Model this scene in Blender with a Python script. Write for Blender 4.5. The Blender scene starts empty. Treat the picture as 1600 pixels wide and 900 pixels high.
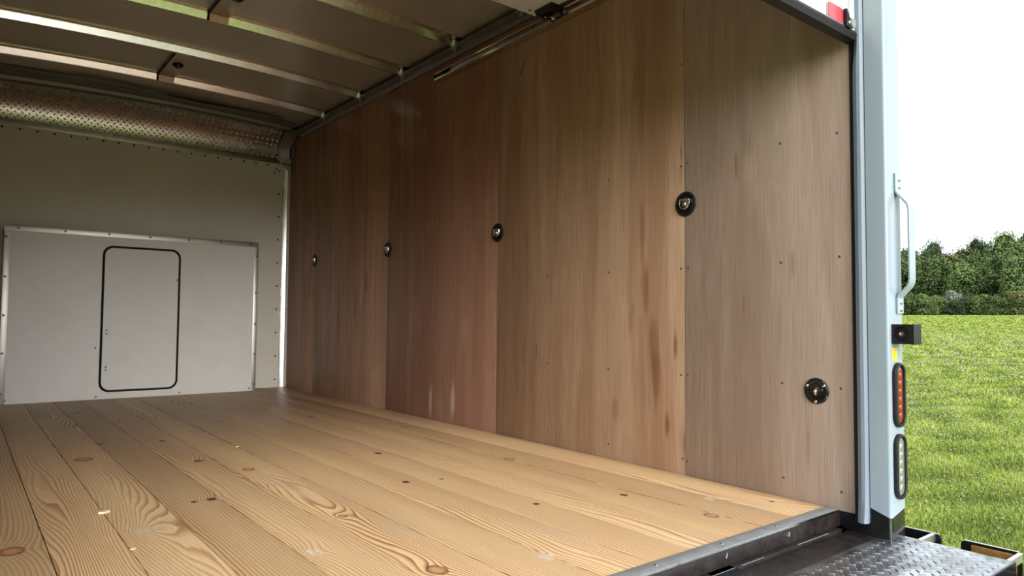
import bpy, bmesh, math, random
import numpy as np
from mathutils import Vector, Matrix

random.seed(7)
np.random.seed(7)
S = bpy.context.scene
COL = S.collection
PI = math.pi

# ------------------------------------------------------------------ camera
cam_d = bpy.data.cameras.new('camera')
cam = bpy.data.objects.new('camera', cam_d)
COL.objects.link(cam)
S.camera = cam
cam_d.sensor_width = 36.0
cam_d.lens = 1088.63 / 1600 * 36.0
cam_d.clip_start = 0.02
cam_d.clip_end = 600
R = Matrix(((0.78312109, -0.03422233, -0.62092688),
            (-0.62181734, -0.03019229, -0.7825801),
            (0.00803452, 0.99895809, -0.04492426)))
cam.matrix_world = Matrix.Translation((0, 0, 0.60)) @ R.to_4x4()

# ------------------------------------------------------------------ sky, sun, exposure
SKY_STRENGTH = 2.3
SUN_STRENGTH = 3.0
EXPOSURE = 0.78
w = bpy.data.worlds.new('overcast_sky')
S.world = w
w.use_nodes = True
wn = w.node_tree
wn.nodes.clear()
tc = wn.nodes.new('ShaderNodeTexCoord')
mp = wn.nodes.new('ShaderNodeMapping'); mp.inputs['Scale'].default_value = (1.2, 1.2, 5)
nz = wn.nodes.new('ShaderNodeTexNoise'); nz.inputs['Scale'].default_value = 1.6; nz.inputs['Detail'].default_value = 4
cr = wn.nodes.new('ShaderNodeValToRGB')
cr.color_ramp.elements[0].position = 0.3; cr.color_ramp.elements[0].color = (0.34, 0.37, 0.39, 1)
cr.color_ramp.elements[1].position = 0.7; cr.color_ramp.elements[1].color = (0.46, 0.50, 0.53, 1)
bg = wn.nodes.new('ShaderNodeBackground'); bg.inputs['Strength'].default_value = SKY_STRENGTH
wo = wn.nodes.new('ShaderNodeOutputWorld')
wn.links.new(tc.outputs['Generated'], mp.inputs['Vector'])
wn.links.new(mp.outputs['Vector'], nz.inputs['Vector'])
wn.links.new(nz.outputs['Fac'], cr.inputs['Fac'])
wn.links.new(cr.outputs['Color'], bg.inputs['Color'])
wn.links.new(bg.outputs['Background'], wo.inputs['Surface'])
sun_d = bpy.data.lights.new('hazy_sun', 'SUN')
sun_d.energy = SUN_STRENGTH
sun_d.angle = math.radians(45)
sun_d.color = (1.0, 0.97, 0.92)
sun = bpy.data.objects.new('hazy_sun', sun_d)
COL.objects.link(sun)
sun.rotation_euler = Vector((0.20, 0.90, -0.34)).to_track_quat('-Z', 'Y').to_euler()
S.view_settings.view_transform = 'Standard'
S.view_settings.look = 'None'
S.view_settings.gamma = 1
S.view_settings.use_curve_mapping = False
S.view_settings.exposure = EXPOSURE


# ------------------------------------------------------------------ node helper
class NT:
    def __init__(self, name):
        self.m = bpy.data.materials.new(name)
        self.m.use_nodes = True
        self.t = self.m.node_tree
        self.b = self.t.nodes['Principled BSDF']

    def n(self, typ, **kw):
        nd = self.t.nodes.new(typ)
        for k, v in kw.items():
            setattr(nd, k, v)
        return nd

    def put(self, sock, v):
        if isinstance(v, bpy.types.NodeSocket):
            self.t.links.new(v, sock)
        elif v is not None:
            sock.default_value = v

    def math(self, op, a, b=None, c=None, clamp=False):
        nd = self.n('ShaderNodeMath', operation=op, use_clamp=clamp)
        self.put(nd.inputs[0], a)
        self.put(nd.inputs[1], b)
        self.put(nd.inputs[2], c)
        return nd.outputs[0]

    def vmath(self, op, a, b=None):
        nd = self.n('ShaderNodeVectorMath', operation=op)
        self.put(nd.inputs[0], a)
        self.put(nd.inputs[1], b)
        return nd.outputs['Value'] if op in ('LENGTH', 'DOT_PRODUCT') else nd.outputs[0]

    def pos(self):
        return self.n('ShaderNodeNewGeometry').outputs['Position']

    def xyz(self, v):
        nd = self.n('ShaderNodeSeparateXYZ')
        self.put(nd.inputs[0], v)
        return nd.outputs

    def comb(self, x, y, z):
        nd = self.n('ShaderNodeCombineXYZ')
        for i, v in enumerate((x, y, z)):
            self.put(nd.inputs[i], v)
        return nd.outputs[0]

    def noise(self, v, scale=1.0, detail=3, rough=0.5, dist=0.0):
        nd = self.n('ShaderNodeTexNoise')
        self.put(nd.inputs['Vector'], v)
        nd.inputs['Scale'].default_value = scale
        nd.inputs['Detail'].default_value = detail
        nd.inputs['Roughness'].default_value = rough
        nd.inputs['Distortion'].default_value = dist
        return nd.outputs['Fac']

    def rng(self, v, a, b, c=0.0, d=1.0, smooth=False):
        nd = self.n('ShaderNodeMapRange')
        if smooth:
            nd.interpolation_type = 'SMOOTHSTEP'
        self.put(nd.inputs[0], v)
        for i, x in enumerate((a, b, c, d)):
            self.put(nd.inputs[i + 1], x)
        return nd.outputs[0]

    def mix(self, f, a, b, mode='MIX'):
        nd = self.n('ShaderNodeMix', data_type='RGBA', blend_type=mode)
        self.put(nd.inputs[0], f)
        for i, v in ((6, a), (7, b)):
            if isinstance(v, tuple) and len(v) == 3:
                v = (*v, 1)
            self.put(nd.inputs[i], v)
        return nd.outputs[2]

    def ramp(self, f, stops):
        nd = self.n('ShaderNodeValToRGB')
        e = nd.color_ramp.elements
        while len(e) < len(stops):
            e.new(0.5)
        for i, (p, c) in enumerate(stops):
            e[i].position = p
            e[i].color = (*c, 1) if len(c) == 3 else c
        self.put(nd.inputs[0], f)
        return nd.outputs[0]

    def bump(self, h, strength=0.3, dist=0.01):
        nd = self.n('ShaderNodeBump')
        nd.inputs['Strength'].default_value = strength
        nd.inputs['Distance'].default_value = dist
        self.put(nd.inputs['Height'], h)
        self.t.links.new(nd.outputs[0], self.b.inputs['Normal'])

    def out(self, color=None, rough=None, metal=None, spec=None):
        for k, v in (('Base Color', color), ('Roughness', rough), ('Metallic', metal), ('Specular IOR Level', spec)):
            if isinstance(v, tuple) and len(v) == 3:
                v = (*v, 1)
            self.put(self.b.inputs[k], v)
        return self.m


def plain(name, color, rough=0.5, metal=0.0, var=0.08, scale=30.0, rvar=0.08, spec=0.5, bump=0.0):
    """painted / metal / rubber surface with a little wear"""
    t = NT(name)
    nz = t.noise(t.pos(), scale, 4, 0.6)
    lo = tuple(max(0, c * (1 - var)) for c in color)
    hi = tuple(min(1, c * (1 + var)) for c in color)
    c = t.ramp(nz, [(0.3, lo), (0.7, hi)])
    r = t.rng(nz, 0.3, 0.7, max(0.02, rough - rvar), min(1, rough + rvar))
    if bump:
        t.bump(t.noise(t.pos(), scale * 4, 3), bump, 0.002)
    return t.out(c, r, metal, spec)


# ------------------------------------------------------------------ wood
KNOTS = [  # x, y, radius, kind (0 dark, 1 pale resin, 2 brown ring)
    (0.673, 2.434, .018, 0), (0.805, 3.110, .020, 0), (0.919, 2.826, .022, 2), (0.735, 1.737, .022, 1),
    (0.435, 2.185, .030, 1), (0.430, 3.417, .035, 2), (0.918, 1.437, .026, 2), (1.186, 1.348, .026, 1),
    (1.844, 1.324, .020, 2), (1.876, 2.377, .022, 2), (1.308, 2.268, .016, 0), (2.007, 1.452, .020, 1),
    (0.790, 3.709, .020, 0), (0.934, 1.996, .014, 2), (0.620, 2.433, .012, 0), (0.545, 3.788, .020, 0),
    (0.126, 2.200, .030, 2), (1.292, 5.195, .020, 0), (0.600, 5.088, .022, 0), (1.497, 1.750, .012, 0),
    (1.815, 1.659, .014, 0), (2.149, 1.305, .010, 0), (1.442, 2.233, .010, 0), (1.483, 2.823, .018, 0),
    (1.95, 3.4, .020, 2), (1.70, 4.1, .018, 0)]


def pine_material():
    t = NT('knotty_pine')
    P = t.pos()
    X, Y, Z = t.xyz(P)
    u = t.math('DIVIDE', t.math('SUBTRACT', X, 0.0333 - 0.16667), 0.16667)
    idx = t.math('FLOOR', u)
    wnz = t.n('ShaderNodeTexWhiteNoise', noise_dimensions='1D')
    t.put(wnz.inputs['W'], idx)
    rv = wnz.outputs['Value']
    off = t.math('MULTIPLY', rv, 37.0)
    big = t.noise(t.comb(t.math('MULTIPLY', X, 5.0), t.math('MULTIPLY', Y, 0.75), off), 1.0, 1.5, 0.45)
    small = t.noise(t.comb(t.math('MULTIPLY', X, 30.0), t.math('MULTIPLY', Y, 5.0), off), 1.0, 2, 0.5)
    amp = t.rng(rv, 0, 1, 0.05, 0.28)
    f = t.math('MULTIPLY_ADD', t.math('SUBTRACT', big, 0.5), amp, X)
    f = t.math('MULTIPLY_ADD', t.math('SUBTRACT', small, 0.5), 0.008, f)
    near = [None, None, None]
    for kx, ky, r, kind in KNOTS:
        d = t.vmath('LENGTH', t.vmath('MULTIPLY', t.vmath('SUBTRACT', P, (kx, ky, 0)), (1 / r, 0.75 / r, 0)))
        d2 = t.math('MULTIPLY', d, d)
        g = t.math('DIVIDE', 1.3 * r, t.math('ADD', t.math('MULTIPLY', d2, 0.22), 1.0))
        f = t.math('ADD', f, g)
        near[kind] = d if near[kind] is None else t.math('MINIMUM', near[kind], d)
    rag = t.math('MULTIPLY', t.math('SUBTRACT', t.noise(P, 75.0, 3, 0.6), 0.5), 1.6)
    dark = t.rng(t.math('ADD', near[0], rag), 0.70, 0.95, 1.0, 0.0)
    pale = t.rng(t.math('ADD', near[1], t.math('MULTIPLY', rag, 2.2)), 0.60, 0.95, 1.0, 0.0)
    ringm = t.rng(t.math('ADD', near[2], t.math('MULTIPLY', rag, 0.4)), 0.90, 1.10, 1.0, 0.0)
    ringc = t.mix(t.rng(near[2], 0.45, 0.95, 0, 1), (0.46, 0.23, 0.10), (0.10, 0.035, 0.015))
    # rings: slow rise, sharp fall (late wood)
    fr = t.math('FRACT', t.math('MULTIPLY', f, 88.0))
    line = t.ramp(fr, [(0.0, (0, 0, 0)), (0.45, (0.12,) * 3), (0.80, (0.9,) * 3), (0.90, (1, 1, 1)), (1.0, (0, 0, 0))])
    fade = t.noise(t.comb(t.math('MULTIPLY', X, 6.0), t.math('MULTIPLY', Y, 0.8), t.math('ADD', off, 5.0)), 1.0, 2)
    line = t.math('MULTIPLY', line, t.rng(fade, 0.3, 0.66, 0.40, 1.0))
    tone = t.rng(rv, 0, 1, 0.80, 1.15)
    early = t.mix(t.noise(t.comb(t.math('MULTIPLY', X, 9.0), t.math('MULTIPLY', Y, 1.0), off), 1.0, 3),
                  (0.55, 0.365, 0.19), (0.75, 0.54, 0.31))
    early = t.mix(1.0, early, t.comb(tone, tone, tone), 'MULTIPLY')
    c = t.mix(line, early, (0.26, 0.10, 0.028))
    # grey weather stains
    st = t.rng(t.noise(t.vmath('MULTIPLY', P, (3.5, 1.8, 1)), 1.0, 4, 0.6), 0.56, 0.78, 0, 0.45)
    c = t.mix(st, c, (0.40, 0.34, 0.27))
    fine = t.noise(t.comb(t.math('MULTIPLY', X, 260.0), t.math('MULTIPLY', Y, 9.0), off), 1.0, 2)
    c = t.mix(t.rng(fine, 0.35, 0.65, 0.0, 0.22), c, (0.36, 0.22, 0.11))
    c = t.mix(t.math('MULTIPLY', ringm, 0.85), c, ringc)
    c = t.mix(pale, c, t.mix(fine, (0.20, 0.11, 0.06), (0.92, 0.80, 0.60)))
    c = t.mix(dark, c, (0.09, 0.045, 0.025))
    t.bump(t.math('ADD', t.math('MULTIPLY', line, -0.5), fine), 0.25, 0.002)
    return t.out(c, t.rng(fine, 0, 1, 0.42, 0.62), 0, 0.4)


def ply_material(name, base, dark, seed, axis='Y', fleck=0.6, marks=()):
    t = NT(name)
    P = t.pos()
    X, Y, Z = t.xyz(P)
    A = Y if axis == 'Y' else X
    warp = t.noise(t.comb(t.math('MULTIPLY', A, 2.2), t.math('MULTIPLY', Z, 0.9), seed + 2), 1.0, 2, 0.5)
    A0 = A
    A = t.math('MULTIPLY_ADD', t.math('SUBTRACT', warp, 0.5), 0.11, A)
    v = lambda a, b, s=0.0: t.comb(t.math('MULTIPLY', A, a), t.math('MULTIPLY', Z, b), seed + s)
    broad = t.noise(v(4.5, 0.30), 1.0, 2, 0.5)
    mid = t.noise(v(22, 0.9, 3), 1.0, 3, 0.55)
    fine = t.noise(t.comb(t.math('MULTIPLY', A0, 330.0), t.math('MULTIPLY', Z, 4.5), seed + 7), 1.0, 3, 0.65)
    f = t.math('ADD', t.math('MULTIPLY', broad, 9.0), t.math('MULTIPLY', mid, 1.2))
    fig = t.math('MULTIPLY_ADD', t.math('SINE', t.math('MULTIPLY', f, 5.0)), 0.5, 0.5)
    k = t.math('ADD', t.math('MULTIPLY', broad, 0.75), t.math('MULTIPLY', mid, 0.35))
    k = t.math('MULTIPLY_ADD', fig, 0.07, k)
    c = t.mix(t.rng(k, 0.42, 0.70, 0, 1), base, dark)
    c = t.mix(t.rng(fine, 0.42, 0.66, 0.0, 0.52), c, tuple(x * 0.62 for x in dark))
    # mineral streaks
    fl = t.noise(v(34, 3.2, 11), 1.0, 2, 0.5)
    zone = t.rng(t.noise(v(3.0, 0.5, 17), 1.0, 1), 0.45, 0.62, 0, 1)
    c = t.mix(t.math('MULTIPLY', t.math('MULTIPLY', t.rng(fl, 0.62, 0.76, 0, 1), zone), fleck), c, (0.20, 0.07, 0.035))
    for my, mz, ry, rz, st in marks:
        d = t.vmath('LENGTH', t.vmath('MULTIPLY', t.vmath('SUBTRACT', t.comb(0.0, A0, Z), (0, my, mz)), (0, 1 / ry, 1 / rz)))
        mk = t.rng(t.math('MULTIPLY_ADD', t.math('SUBTRACT', fl, 0.5), 1.8, d), 0.25, 1.15, 1, 0, True)
        c = t.mix(t.math('MULTIPLY', mk, abs(st)), c, (0.17, 0.065, 0.035) if st > 0 else (0.62, 0.50, 0.42))
    # scuffs: paler, waxy patches
    sc = t.rng(t.noise(t.comb(t.math('MULTIPLY', A, 5.0), t.math('MULTIPLY', Z, 2.2), seed + 21), 1.0, 4, 0.6), 0.58, 0.8, 0, 0.30)
    c = t.mix(sc, c, (0.60, 0.47, 0.36))
    t.bump(fine, 0.12, 0.001)
    return t.out(c, t.rng(mid, 0.3, 0.7, 0.40, 0.58), 0, 0.35)


M = {}
M['pine'] = pine_material()
M['ply_a'] = ply_material('lauan_greyed', (0.416, 0.323, 0.261), (0.312, 0.223, 0.171), 1.0, fleck=0.25, marks=[(1.27, .80, .012, .08, .45), (1.489, 1.18, .008, .06, .5), (1.46, .65, .006, .05, .4), (1.22, .2, .012, .1, .35)])
M['ply_b'] = ply_material('lauan_golden', (0.47, 0.325, 0.215), (0.32, 0.190, 0.115), 12.0, fleck=0.85, marks=[(1.885, .50, .030, .15, .6), (1.865, .37, .028, .13, .7), (1.77, .50, .012, .07, .8), (1.946, 1.0, .018, .16, .5), (1.92, .72, .022, .12, .6), (1.81, .18, .016, .06, .8), (1.728, .12, .006, .09, .9), (2.0, .62, .02, .10, .35), (2.09, .22, .02, .07, .4), (2.62, .45, .010, .05, .6), (1.946, 1.63, .05, .30, .35), (1.738, 1.27, .008, .05, .7)])
M['ply_c'] = ply_material('lauan_red', (0.359, 0.205, 0.140), (0.265, 0.135, 0.090), 23.0, fleck=0.4, marks=[(3.593, .10, .02, .11, -.5), (3.355, .13, .025, .12, -.55), (3.0, 1.3, .03, .3, .3), (3.70, .5, .02, .3, .25)])
M['ply_d'] = ply_material('lauan_brown', (0.432, 0.267, 0.176), (0.304, 0.164, 0.106), 34.0, fleck=0.6, marks=[(4.467, .85, .03, .10, .7), (4.627, .59, .04, .25, .5), (4.918, .55, .04, .25, .35), (4.5, 1.3, .03, .4, .3)])
M['ply_e'] = ply_material('lauan_plain', (0.416, 0.258, 0.176), (0.304, 0.168, 0.110), 45.0, fleck=0.5)
M['white_frp'] = plain('white_liner', (0.62, 0.595, 0.52), 0.42, 0, 0.04, 3, 0.05)
M['white_hatch'] = plain('white_hatch_panel', (0.70, 0.69, 0.66), 0.38, 0, 0.04, 5, 0.06)
M['white_paint'] = plain('white_gloss_paint', (0.285, 0.345, 0.395), 0.22, 0, 0.02, 6, 0.04)
M['seal'] = plain('grey_vinyl', (0.17, 0.21, 0.26), 0.5, 0, 0.04, 20, 0.05)
M['alu'] = plain('mill_aluminium', (0.66, 0.64, 0.60), 0.42, 1, 0.03, 8, 0.03)
M['alu_dull'] = plain('dull_aluminium', (0.50, 0.49, 0.48), 0.42, 1, 0.12, 18, 0.08)
M['alu_dark'] = plain('dark_aluminium', (0.22, 0.21, 0.20), 0.5, 0.8, 0.15, 14, 0.08)  # even darker tone for rails, gusset and flashing
M['galv'] = plain('galvanised_steel', (0.74, 0.72, 0.68), 0.20, 1, 0.12, 40, 0.06)
M['sill'] = plain('galvanised_sill', (0.42, 0.46, 0.50), 0.45, 0.6, 0.10, 30, 0.08)
M['roof'] = plain('roof_skin', (0.52, 0.47, 0.40), 0.34, 0.55, 0.06, 3, 0.05)
M['black'] = plain('black_paint', (0.008, 0.008, 0.010), 0.28, 0, 0.3, 30, 0.08, 0.3)
M['black_brown'] = plain('undercoated_steel', (0.022, 0.017, 0.016), 0.40, 0.0, 0.35, 22, 0.14, 0.35, bump=0.3)
M['rubber'] = plain('black_rubber', (0.010, 0.010, 0.011), 0.5, 0, 0.2, 40, 0.08, 0.3)
M['boot'] = plain('black_gloss_boot', (0.012, 0.013, 0.012), 0.10, 0, 0.2, 30, 0.03)
M['chrome'] = plain('chrome', (0.80, 0.79, 0.76), 0.14, 1, 0.04, 50, 0.04)
M['tread'] = plain('shaded_tread_bars', (0.40, 0.405, 0.42), 0.22, 0.95, 0.25, 14, 0.06)  # darker than the deck: shade on the bars' sides put into the colour
M['deck'] = plain('worn_deck', (0.74, 0.75, 0.78), 0.24, 0.95, 0.2, 10, 0.08)
M['tread_alu'] = plain('aluminium_tread', (0.52, 0.49, 0.45), 0.28, 1, 0.1, 20, 0.05)
M['peach'] = plain('copper_tape', (0.45, 0.30, 0.21), 0.35, 0.4, 0.1, 30, 0.05)
M['amber_brown'] = plain('amber_brown_steel', (0.28, 0.14, 0.035), 0.5, 0.2, 0.3, 60, 0.1)  # amber brown with slight random variation
M['under'] = plain('dark_gap', (0.035, 0.022, 0.014), 0.9, 0, 0.2, 20, 0.05)
M['screw'] = plain('screw_zinc', (0.17, 0.16, 0.16), 0.4, 0.8, 0.2, 90, 0.1)
M['rivet_dark'] = plain('rivet_dark', (0.03, 0.028, 0.026), 0.5, 0.3, 0.2, 90, 0.1)
M['cove'] = plain('white_cove', (0.80, 0.80, 0.78), 0.25, 0.75, 0.03, 10, 0.04)
M['door_white'] = plain('door_panel_white', (0.66, 0.68, 0.68), 0.35, 0, 0.03, 8, 0.05)
M['door_in'] = plain('door_panel_cream', (0.66, 0.60, 0.50), 0.45, 0, 0.03, 8, 0.05)
M['reflector'] = plain('red_reflector', (0.62, 0.035, 0.05), 0.12, 0, 0.1, 200, 0.03, 0.8)
M['red_lens'] = plain('red_lens', (0.11, 0.022, 0.012), 0.10, 0, 0.25, 160, 0.03, 0.8)
M['red_led'] = plain('red_led', (0.42, 0.035, 0.015), 0.15, 0, 0.1, 90, 0.03, 0.8)
M['clear_lens'] = plain('clear_lens', (0.30, 0.33, 0.32), 0.08, 0.5, 0.3, 160, 0.03, 0.8)
M['clear_led'] = plain('clear_led', (0.62, 0.66, 0.66), 0.22, 0.8, 0.06, 90, 0.03, 0.8)
M['yellow'] = plain('yellow_sticker', (0.85, 0.62, 0.02), 0.4, 0, 0.03, 20, 0.03)
M['orange_ink'] = plain('orange_ink', (0.60, 0.24, 0.02), 0.5, 0, 0.03, 20, 0.03)
M['chip'] = plain('fresh_wood_chip', (0.85, 0.74, 0.50), 0.7, 0, 0.1, 300, 0.03)


# ------------------------------------------------------------------ mesh helpers
def obj(name, bm, mat, parent=None, smooth=False, loc=None):
    me = bpy.data.meshes.new(name)
    bmesh.ops.recalc_face_normals(bm, faces=bm.faces)
    bm.to_mesh(me)
    bm.free()
    if smooth:
        me.polygons.foreach_set('use_smooth', [True] * len(me.polygons))
        me.set_sharp_from_angle(angle=math.radians(28))
    for m in (mat if isinstance(mat, (list, tuple)) else [mat]):
        me.materials.append(m)
    o = bpy.data.objects.new(name, me)
    COL.objects.link(o)
    if parent is not None:
        o.parent = parent
    if loc is not None:
        o.location = loc
    return o


def tag(o, label=None, cat=None, group=None, kind=None):
    if label: o['label'] = label
    if cat: o['category'] = cat
    if group: o['group'] = group
    if kind: o['kind'] = kind
    return o


def empty(name, loc=(0, 0, 0), label=None, cat=None, group=None, kind=None):
    o = bpy.data.objects.new(name, None)
    COL.objects.link(o)
    o.location = loc
    o.empty_display_size = 0.05
    return tag(o, label, cat, group, kind)


def bx(bm, x0, x1, y0, y1, z0, z1, bev=0.0, mi=0):
    r = bmesh.ops.create_cube(bm, size=1.0)
    vs = r['verts']
    for v in vs:
        v.co = Vector(((x0 + x1) / 2 + v.co.x * (x1 - x0), (y0 + y1) / 2 + v.co.y * (y1 - y0), (z0 + z1) / 2 + v.co.z * (z1 - z0)))
    fs = set(f for v in vs for f in v.link_faces)
    for f in fs: f.material_index = mi
    if bev > 0:
        es = list(set(e for v in vs for e in v.link_edges))
        bmesh.ops.bevel(bm, geom=es, offset=bev, segments=2, affect='EDGES', profile=0.5)
    return vs


def box(name, x0, x1, y0, y1, z0, z1, mat, parent=None, bev=0.0):
    bm = bmesh.new()
    bx(bm, x0, x1, y0, y1, z0, z1, bev)
    return obj(name, bm, mat, parent, smooth=bev > 0)


def cyl(bm, p, axis, r, h, seg=20, r2=None, mi=0):
    """cylinder with its base centre at p, going h along axis"""
    axis = Vector(axis).normalized()
    q = axis.to_track_quat('Z', 'Y').to_matrix().to_4x4()
    m = Matrix.Translation(Vector(p) + axis * h / 2) @ q
    rr = bmesh.ops.create_cone(bm, cap_ends=True, segments=seg, radius1=r, radius2=r if r2 is None else r2, depth=h, matrix=m)
    for f in set(f for v in rr['verts'] for f in v.link_faces): f.material_index = mi
    return rr['verts']


def dome(bm, p, axis, r, h, seg=12, rings=3):
    """low dome (rivet, lens) on a plane"""
    axis = Vector(axis).normalized()
    q = axis.to_track_quat('Z', 'Y').to_matrix()
    rows = []
    for i in range(rings):
        a = i / rings * PI / 2
        rows.append([bm.verts.new(Vector(p) + q @ Vector((math.cos(a) * r * math.cos(t), math.cos(a) * r * math.sin(t), h * math.sin(a))))
                     for t in [2 * PI * k / seg for k in range(seg)]])
    top = bm.verts.new(Vector(p) + axis * h)
    for i in range(rings - 1):
        for k in range(seg):
            bm.faces.new((rows[i][k], rows[i][(k + 1) % seg], rows[i + 1][(k + 1) % seg], rows[i + 1][k]))
    for k in range(seg):
        bm.faces.new((rows[-1][k], rows[-1][(k + 1) % seg], top))


def extrude(bm, pts, vec):
    """closed polygon pts extruded by vec"""
    a = [bm.verts.new(Vector(p)) for p in pts]
    b = [bm.verts.new(Vector(p) + Vector(vec)) for p in pts]
    n = len(pts)
    bm.faces.new(a)
    bm.faces.new(b[::-1])
    for i in range(n):
        bm.faces.new((a[i], b[i], b[(i + 1) % n], a[(i + 1) % n]))


def sweep(bm, rows, closed=False, cap=True):
    """skin between equal-length rows of points"""
    vr = [[bm.verts.new(Vector(p)) for p in row] for row in rows]
    n = len(vr[0])
    for i in range(len(vr) - 1):
        for k in range(n if closed else n - 1):
            bm.faces.new((vr[i][k], vr[i][(k + 1) % n], vr[i + 1][(k + 1) % n], vr[i + 1][k]))
    if closed and cap:
        bm.faces.new(vr[0][::-1])
        bm.faces.new(vr[-1])
    return vr


def tube(bm, path, r, seg=8):
    path = [Vector(p) for p in path]
    rows = []
    up = None
    for i, p in enumerate(path):
        d = (path[min(i + 1, len(path) - 1)] - path[max(i - 1, 0)]).normalized()
        if up is None:
            up = Vector((0, 0, 1)) if abs(d.z) < 0.9 else Vector((1, 0, 0))
        s = d.cross(up).normalized()
        up = s.cross(d).normalized()
        rows.append([p + s * r * math.cos(2 * PI * k / seg) + up * r * math.sin(2 * PI * k / seg) for k in range(seg)])
    sweep(bm, rows, closed=True)


def ring(bm, c, axis, r_out, r_in, h, seg=32, lip=0.0):
    """flat ring (washer) protruding h"""
    axis = Vector(axis).normalized()
    q = axis.to_track_quat('Z', 'Y').to_matrix()
    prof = [(r_in, 0), (r_in, h * 0.8), (r_in + (r_out - r_in) * .25, h), (r_in + (r_out - r_in) * .7, h), (r_out, h * .3), (r_out, 0)]
    rows = []
    for k in range(seg + 1):
        t = 2 * PI * k / seg
        rows.append([Vector(c) + q @ Vector((pr * math.cos(t), pr * math.sin(t), pz)) for pr, pz in prof])
    sweep(bm, rows)
    bmesh.ops.remove_doubles(bm, verts=bm.verts, dist=1e-6)


XL, XR = -0.055, 2.235          # inner faces of the side walls
YF, YR = 6.0, 1.115             # front wall, rear sill edge
XC = (XL + XR) / 2


def camber(x):
    return 0.038 * max(0.0, 1 - ((x - XC) / 1.14) ** 2)


# ================================================================== SETTING: field
def zground(x, y):
    t = min(1.0, max(0.0, (x - 10) / 70.0))
    return -0.95 + 2.28 * (t * t * (3 - 2 * t) * 0.35 + t * 0.65)


def make_ground():
    t = NT('meadow_turf')
    P = t.pos()
    a = t.noise(P, 0.25, 3, 0.5)
    b = t.noise(P, 2.2, 4, 0.65)
    c = t.noise(P, 28.0, 4, 0.75)
    strip = t.noise(t.vmath('MULTIPLY', P, (0.45, 0.06, 0)), 1.0, 3, 0.6)
    col = t.ramp(t.math('MULTIPLY_ADD', c, 0.5, t.math('MULTIPLY', b, 0.5)),
                 [(0.28, (0.10, 0.13, 0.025)), (0.5, (0.20, 0.26, 0.05)), (0.72, (0.31, 0.37, 0.085))])
    col = t.mix(t.rng(strip, 0.42, 0.70, 0, 0.6), col, (0.33, 0.36, 0.11))
    col = t.mix(t.rng(t.math('MULTIPLY', a, b), 0.26, 0.40, 0, 0.5), col, (0.30, 0.26, 0.12))
    vor = t.n('ShaderNodeTexVoronoi')
    t.put(vor.inputs['Vector'], t.vmath('MULTIPLY', P, (7, 7, 0)))
    vor.inputs['Scale'].default_value = 1.0
    fl = t.math('MULTIPLY', t.rng(vor.outputs['Distance'], 0.12, 0.20, 1, 0), t.rng(b, 0.45, 0.60, 0, 0.9))
    X, Y, Z = t.xyz(P)
    fl = t.math('MULTIPLY', fl, t.rng(X, 14, 20, 0, 1))
    col = t.mix(fl, col, (0.46, 0.47, 0.36))
    t.bump(t.math('ADD', c, b), 0.6, 0.05)
    m = t.out(col, 0.9, 0, 0.1)
    bm = bmesh.new()
    xs = [-60, -30, -10, 0, 4, 8] + list(range(10, 100, 4)) + [110, 150]
    ys = [-70, -45, -25, -12, -4, 2, 8, 14, 20, 26, 32, 40, 50, 65, 90, 120]
    g = [[bm.verts.new((x, y, zground(x, y) + 0.03 * math.sin(x * .31) * math.cos(y * .23) * (x > 12))) for y in ys] for x in xs]
    for i in range(len(xs) - 1):
        for j in range(len(ys) - 1):
            bm.faces.new((g[i][j], g[i + 1][j], g[i + 1][j + 1], g[i][j + 1]))
    o = obj('ground', bm, m, smooth=True)
    tag(o, 'grassy meadow ground rising gently to the tree line', 'ground', kind='structure')


make_ground()


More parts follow.
